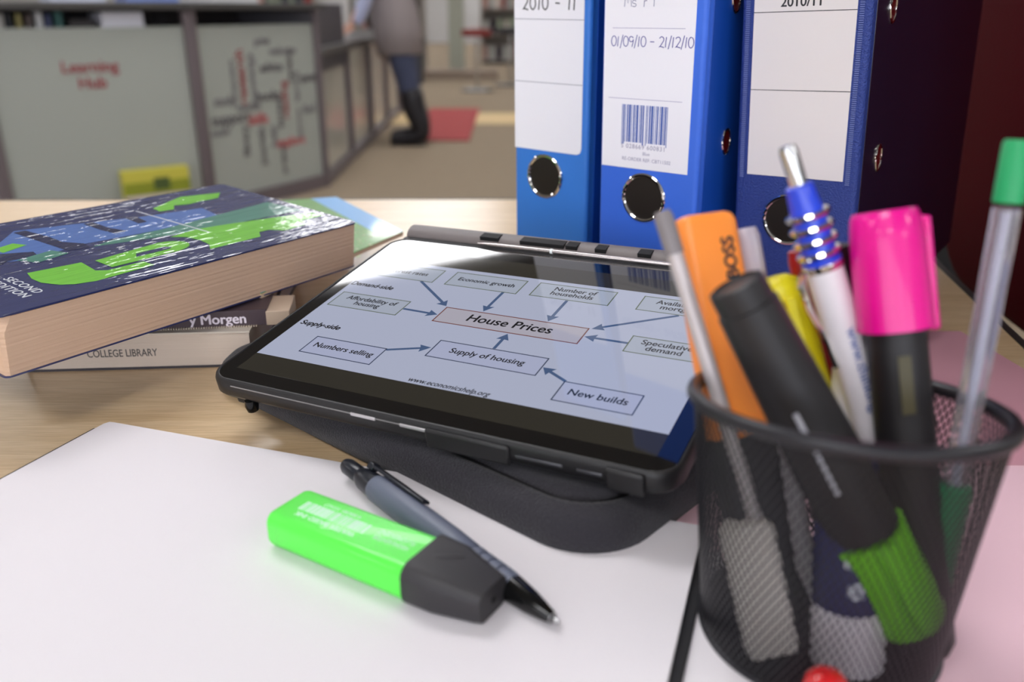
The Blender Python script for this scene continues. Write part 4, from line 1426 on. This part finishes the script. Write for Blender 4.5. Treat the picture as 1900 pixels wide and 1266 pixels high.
# white retractable pen with steel rings
Bw, Tw = Vector((.1386, .2470, .020)), Vector((.0845, .2690, .1612))
t, L = stand('white_pen', 'white retractable pen with a blue neck and steel rings, tallest left of the pink cap', 'pen', Bw, Tw)
finish(lathe(BM(), [(.0005, 0), (.0012, .003), (.0032, .016), (.0040, .020)], 24), 'tip', mat('tip_cream', (214, 196, 176), .4), t, smooth=True)
finish(lathe(BM(), [(.0044, .020), (.0056, .026), (.0059, L - .041), (.0054, L - .0405)], 28), 'barrel', WHITEP, t, smooth=True)
finish(lathe(BM(), [(.0054, .022), (.0061, .028), (.0061, .050), (.0058, .0505)], 28), 'grip', mat('grip_navy', (56, 60, 110), .5), t, smooth=True)
finish(lathe(BM(), [(.0054, L - .041), (.0062, L - .0395), (.0062, L - .037), (.0054, L - .0365), (.0052, L - .022), (.0043, L - .013), (.0036, L - .0125)], 28), 'neck', mat('neck_blue', (30, 66, 214), .3, coat=.4), t, smooth=True)
for k in range(4):
    bm = BM()
    lathe(bm, [(.0050, L - .0350 + k * .0042 - .0011), (.0066, L - .0350 + k * .0042 - .0008), (.0071, L - .0350 + k * .0042), (.0066, L - .0350 + k * .0042 + .0008), (.0050, L - .0350 + k * .0042 + .0011)], 28)
    finish(bm, 'steel_ring', CHROME, t, smooth=True)
finish(lathe(BM(), [(.0052, L - .0415), (.0064, L - .0400), (.0064, L - .0385), (.0052, L - .0375)], 28), 'collar', CHROME, t, smooth=True)
finish(lathe(BM(), [(.0028, L - .0128), (.0029, L - .002), (.0024, L), (.0008, L + .0002)], 20), 'push_button', STEEL, t, smooth=True)
bm = BM()
Mr = Matrix.Rotation(radians(200), 4, 'Z')
tube(bm, [Mr @ Vector(p) for p in ((.0055, 0, L - .039), (.0085, 0, L - .040), (.0100, 0, L - .043), (.0098, 0, L - .050), (.0066, 0, L - .064), (.0060, 0, L - .072))], [.0012, .0013, .0014, .0011, .0010, .0013], 8)
finish(bm, 'clip', CHROME, t, smooth=True)
WT = mat('print_blue', (110, 120, 170), .5)
Mt = Matrix.Rotation(radians(8), 4, 'Z') @ Matrix.Translation((0, -.0060, L - .075)) @ Matrix.Rotation(radians(90), 4, 'X') @ Matrix.Rotation(radians(-90), 4, 'Z')
text_part('www.thinking.', .0052, WT, t, Mt, bold=.0001)
# pink highlighter
PK = mat('neon_pink', (232, 0, 142), .35, coat=.3)
t, L = stand('pink_highlighter', 'black highlighter with a magenta cap at the back right of the pen pot', 'highlighter', (.1345, .2250, .006), (.1140, .2610, .1428))
finish(lathe(BM(), [(.007, 0), (.0090, .004), (.0090, L - .036)], 32), 'barrel', mat('marker_black'), t, smooth=True)
finish(lathe(BM(), [(.0114, L - .0365), (.0108, L - .008), (.0102, L - .002), (.0092, L), (.001, L)], 32), 'cap', PK, t, smooth=True, sharp=50)
finish(box(BM(), (.0098, -.003, L - .0385), (.0132, .003, L - .003)), 'cap_clip', PK, t, bevel=.0012)
finish(box(BM(), (-.004, -.0092, L - .062), (.0, -.0088, L - .044)), 'barrel_label', mat('label_olive', (70, 64, 36), .4), t)
# green pen
t, L = stand('clear_pen', 'clear ballpoint with a green end plug at the far right of the pen pot', 'pen', (.1360, .2290, .010), (.1422, .2455, .1664))
finish(lathe(BM(), [(.0032, .045), (.0038, .05), (.0038, L - .019)], 12), 'barrel', CLEARP, t, smooth=False)
finish(lathe(BM(), [(.0010, .03), (.0011, L - .02)], 12), 'ink_tube', mat('ink_pale', (190, 196, 214), .4), t, smooth=True)
finish(lathe(BM(), [(.0042, L - .0175), (.0042, L - .001), (.0036, L), (.001, L)], 24), 'end_plug', mat('plug_green', (36, 160, 98), .4), t, smooth=True)
GC = mat('cap_emerald', (24, 130, 84), .35)
finish(lathe(BM(), [(.002, -.002), (.0040, 0), (.0052, .05), (.0052, .052), (.0036, .053)], 24), 'cap', GC, t, smooth=True)
finish(box(BM(), (-.0070, -.0012, .012), (-.0050, .0012, .050)), 'cap_clip', GC, t, bevel=.0005)
# whitish eraser left inside the pot
t, L = stand('white_eraser', 'worn whitish eraser block at the left inside the pen pot', 'eraser', (.0850, .2275, .0045), (.0742, .2360, .048))
finish(loft(BM(), [fsect(0, .015, .010, .002), fsect(.002, .017, .012, .003), fsect(L - .003, .017, .012, .004), fsect(L, .013, .009, .003)]), 'block', mat('eraser_white', (236, 228, 220), .7), t, smooth=True)
# glue stick
t, L = stand('glue_stick', 'white glue stick with a navy wrap lettered in white at the front of the pot', 'glue stick', (.1080, .2225, .0042), (.1055, .2300, .0520))
finish(lathe(BM(), [(.0110, 0), (.0114, .001), (.0114, .0215)], 32), 'base', mat('glue_white', (238, 232, 238), .5), t, smooth=True)
finish(lathe(BM(), [(.0111, .0215), (.0111, L - .002), (.0104, L), (.001, L)], 32), 'wrap', mat('wrap_navy', (34, 38, 92), .4), t, smooth=True)
WL = mat('lettering_white', (208, 212, 226), .5)
Mt = Matrix.Rotation(radians(-12), 4, 'Z') @ Matrix.Translation((0, -.01125, .031)) @ Matrix.Rotation(radians(90), 4, 'X')
text_part('e', .0110, WL, t, Mt, bold=.0004, name='lettering')
Mt = Matrix.Rotation(radians(-14), 4, 'Z') @ Matrix.Translation((0, -.01125, .0405)) @ Matrix.Rotation(radians(90), 4, 'X')
text_part('glu', .0055, WL, t, Mt, bold=.0003, name='lettering')
# small upright white eraser near the back
t, L = stand('small_white_label_tube', 'short white tube top showing between yellow highlighter and white pen', 'tube', (.1180, .2600, .006), (.1130, .2660, .0890))
finish(lathe(BM(), [(.0050, 0), (.0056, .002), (.0056, L - .001), (.0048, L)], 24), 'tube', WHITEP, t, smooth=True)
finish(lathe(BM(), [(.0046, L - .0005), (.0046, L + .004), (.0036, L + .005)], 24), 'stopper', mat('frosted'), t, smooth=True)
# glossy red piece in front of the pot
t, L = stand('red_bottle_cap', 'glossy red cap standing just in front of the pen pot', 'cap', (.0905, .1935, .0026), (.0895, .1945, .0245))
finish(lathe(BM(), [(.0062, 0), (.0068, .001), (.0066, L - .006), (.0056, L - .002), (.0035, L), (.0008, L + .0003)], 32), 'shell', mat('gloss_red', (206, 30, 34), .2, coat=1, coat_rough=.05), t, smooth=True)
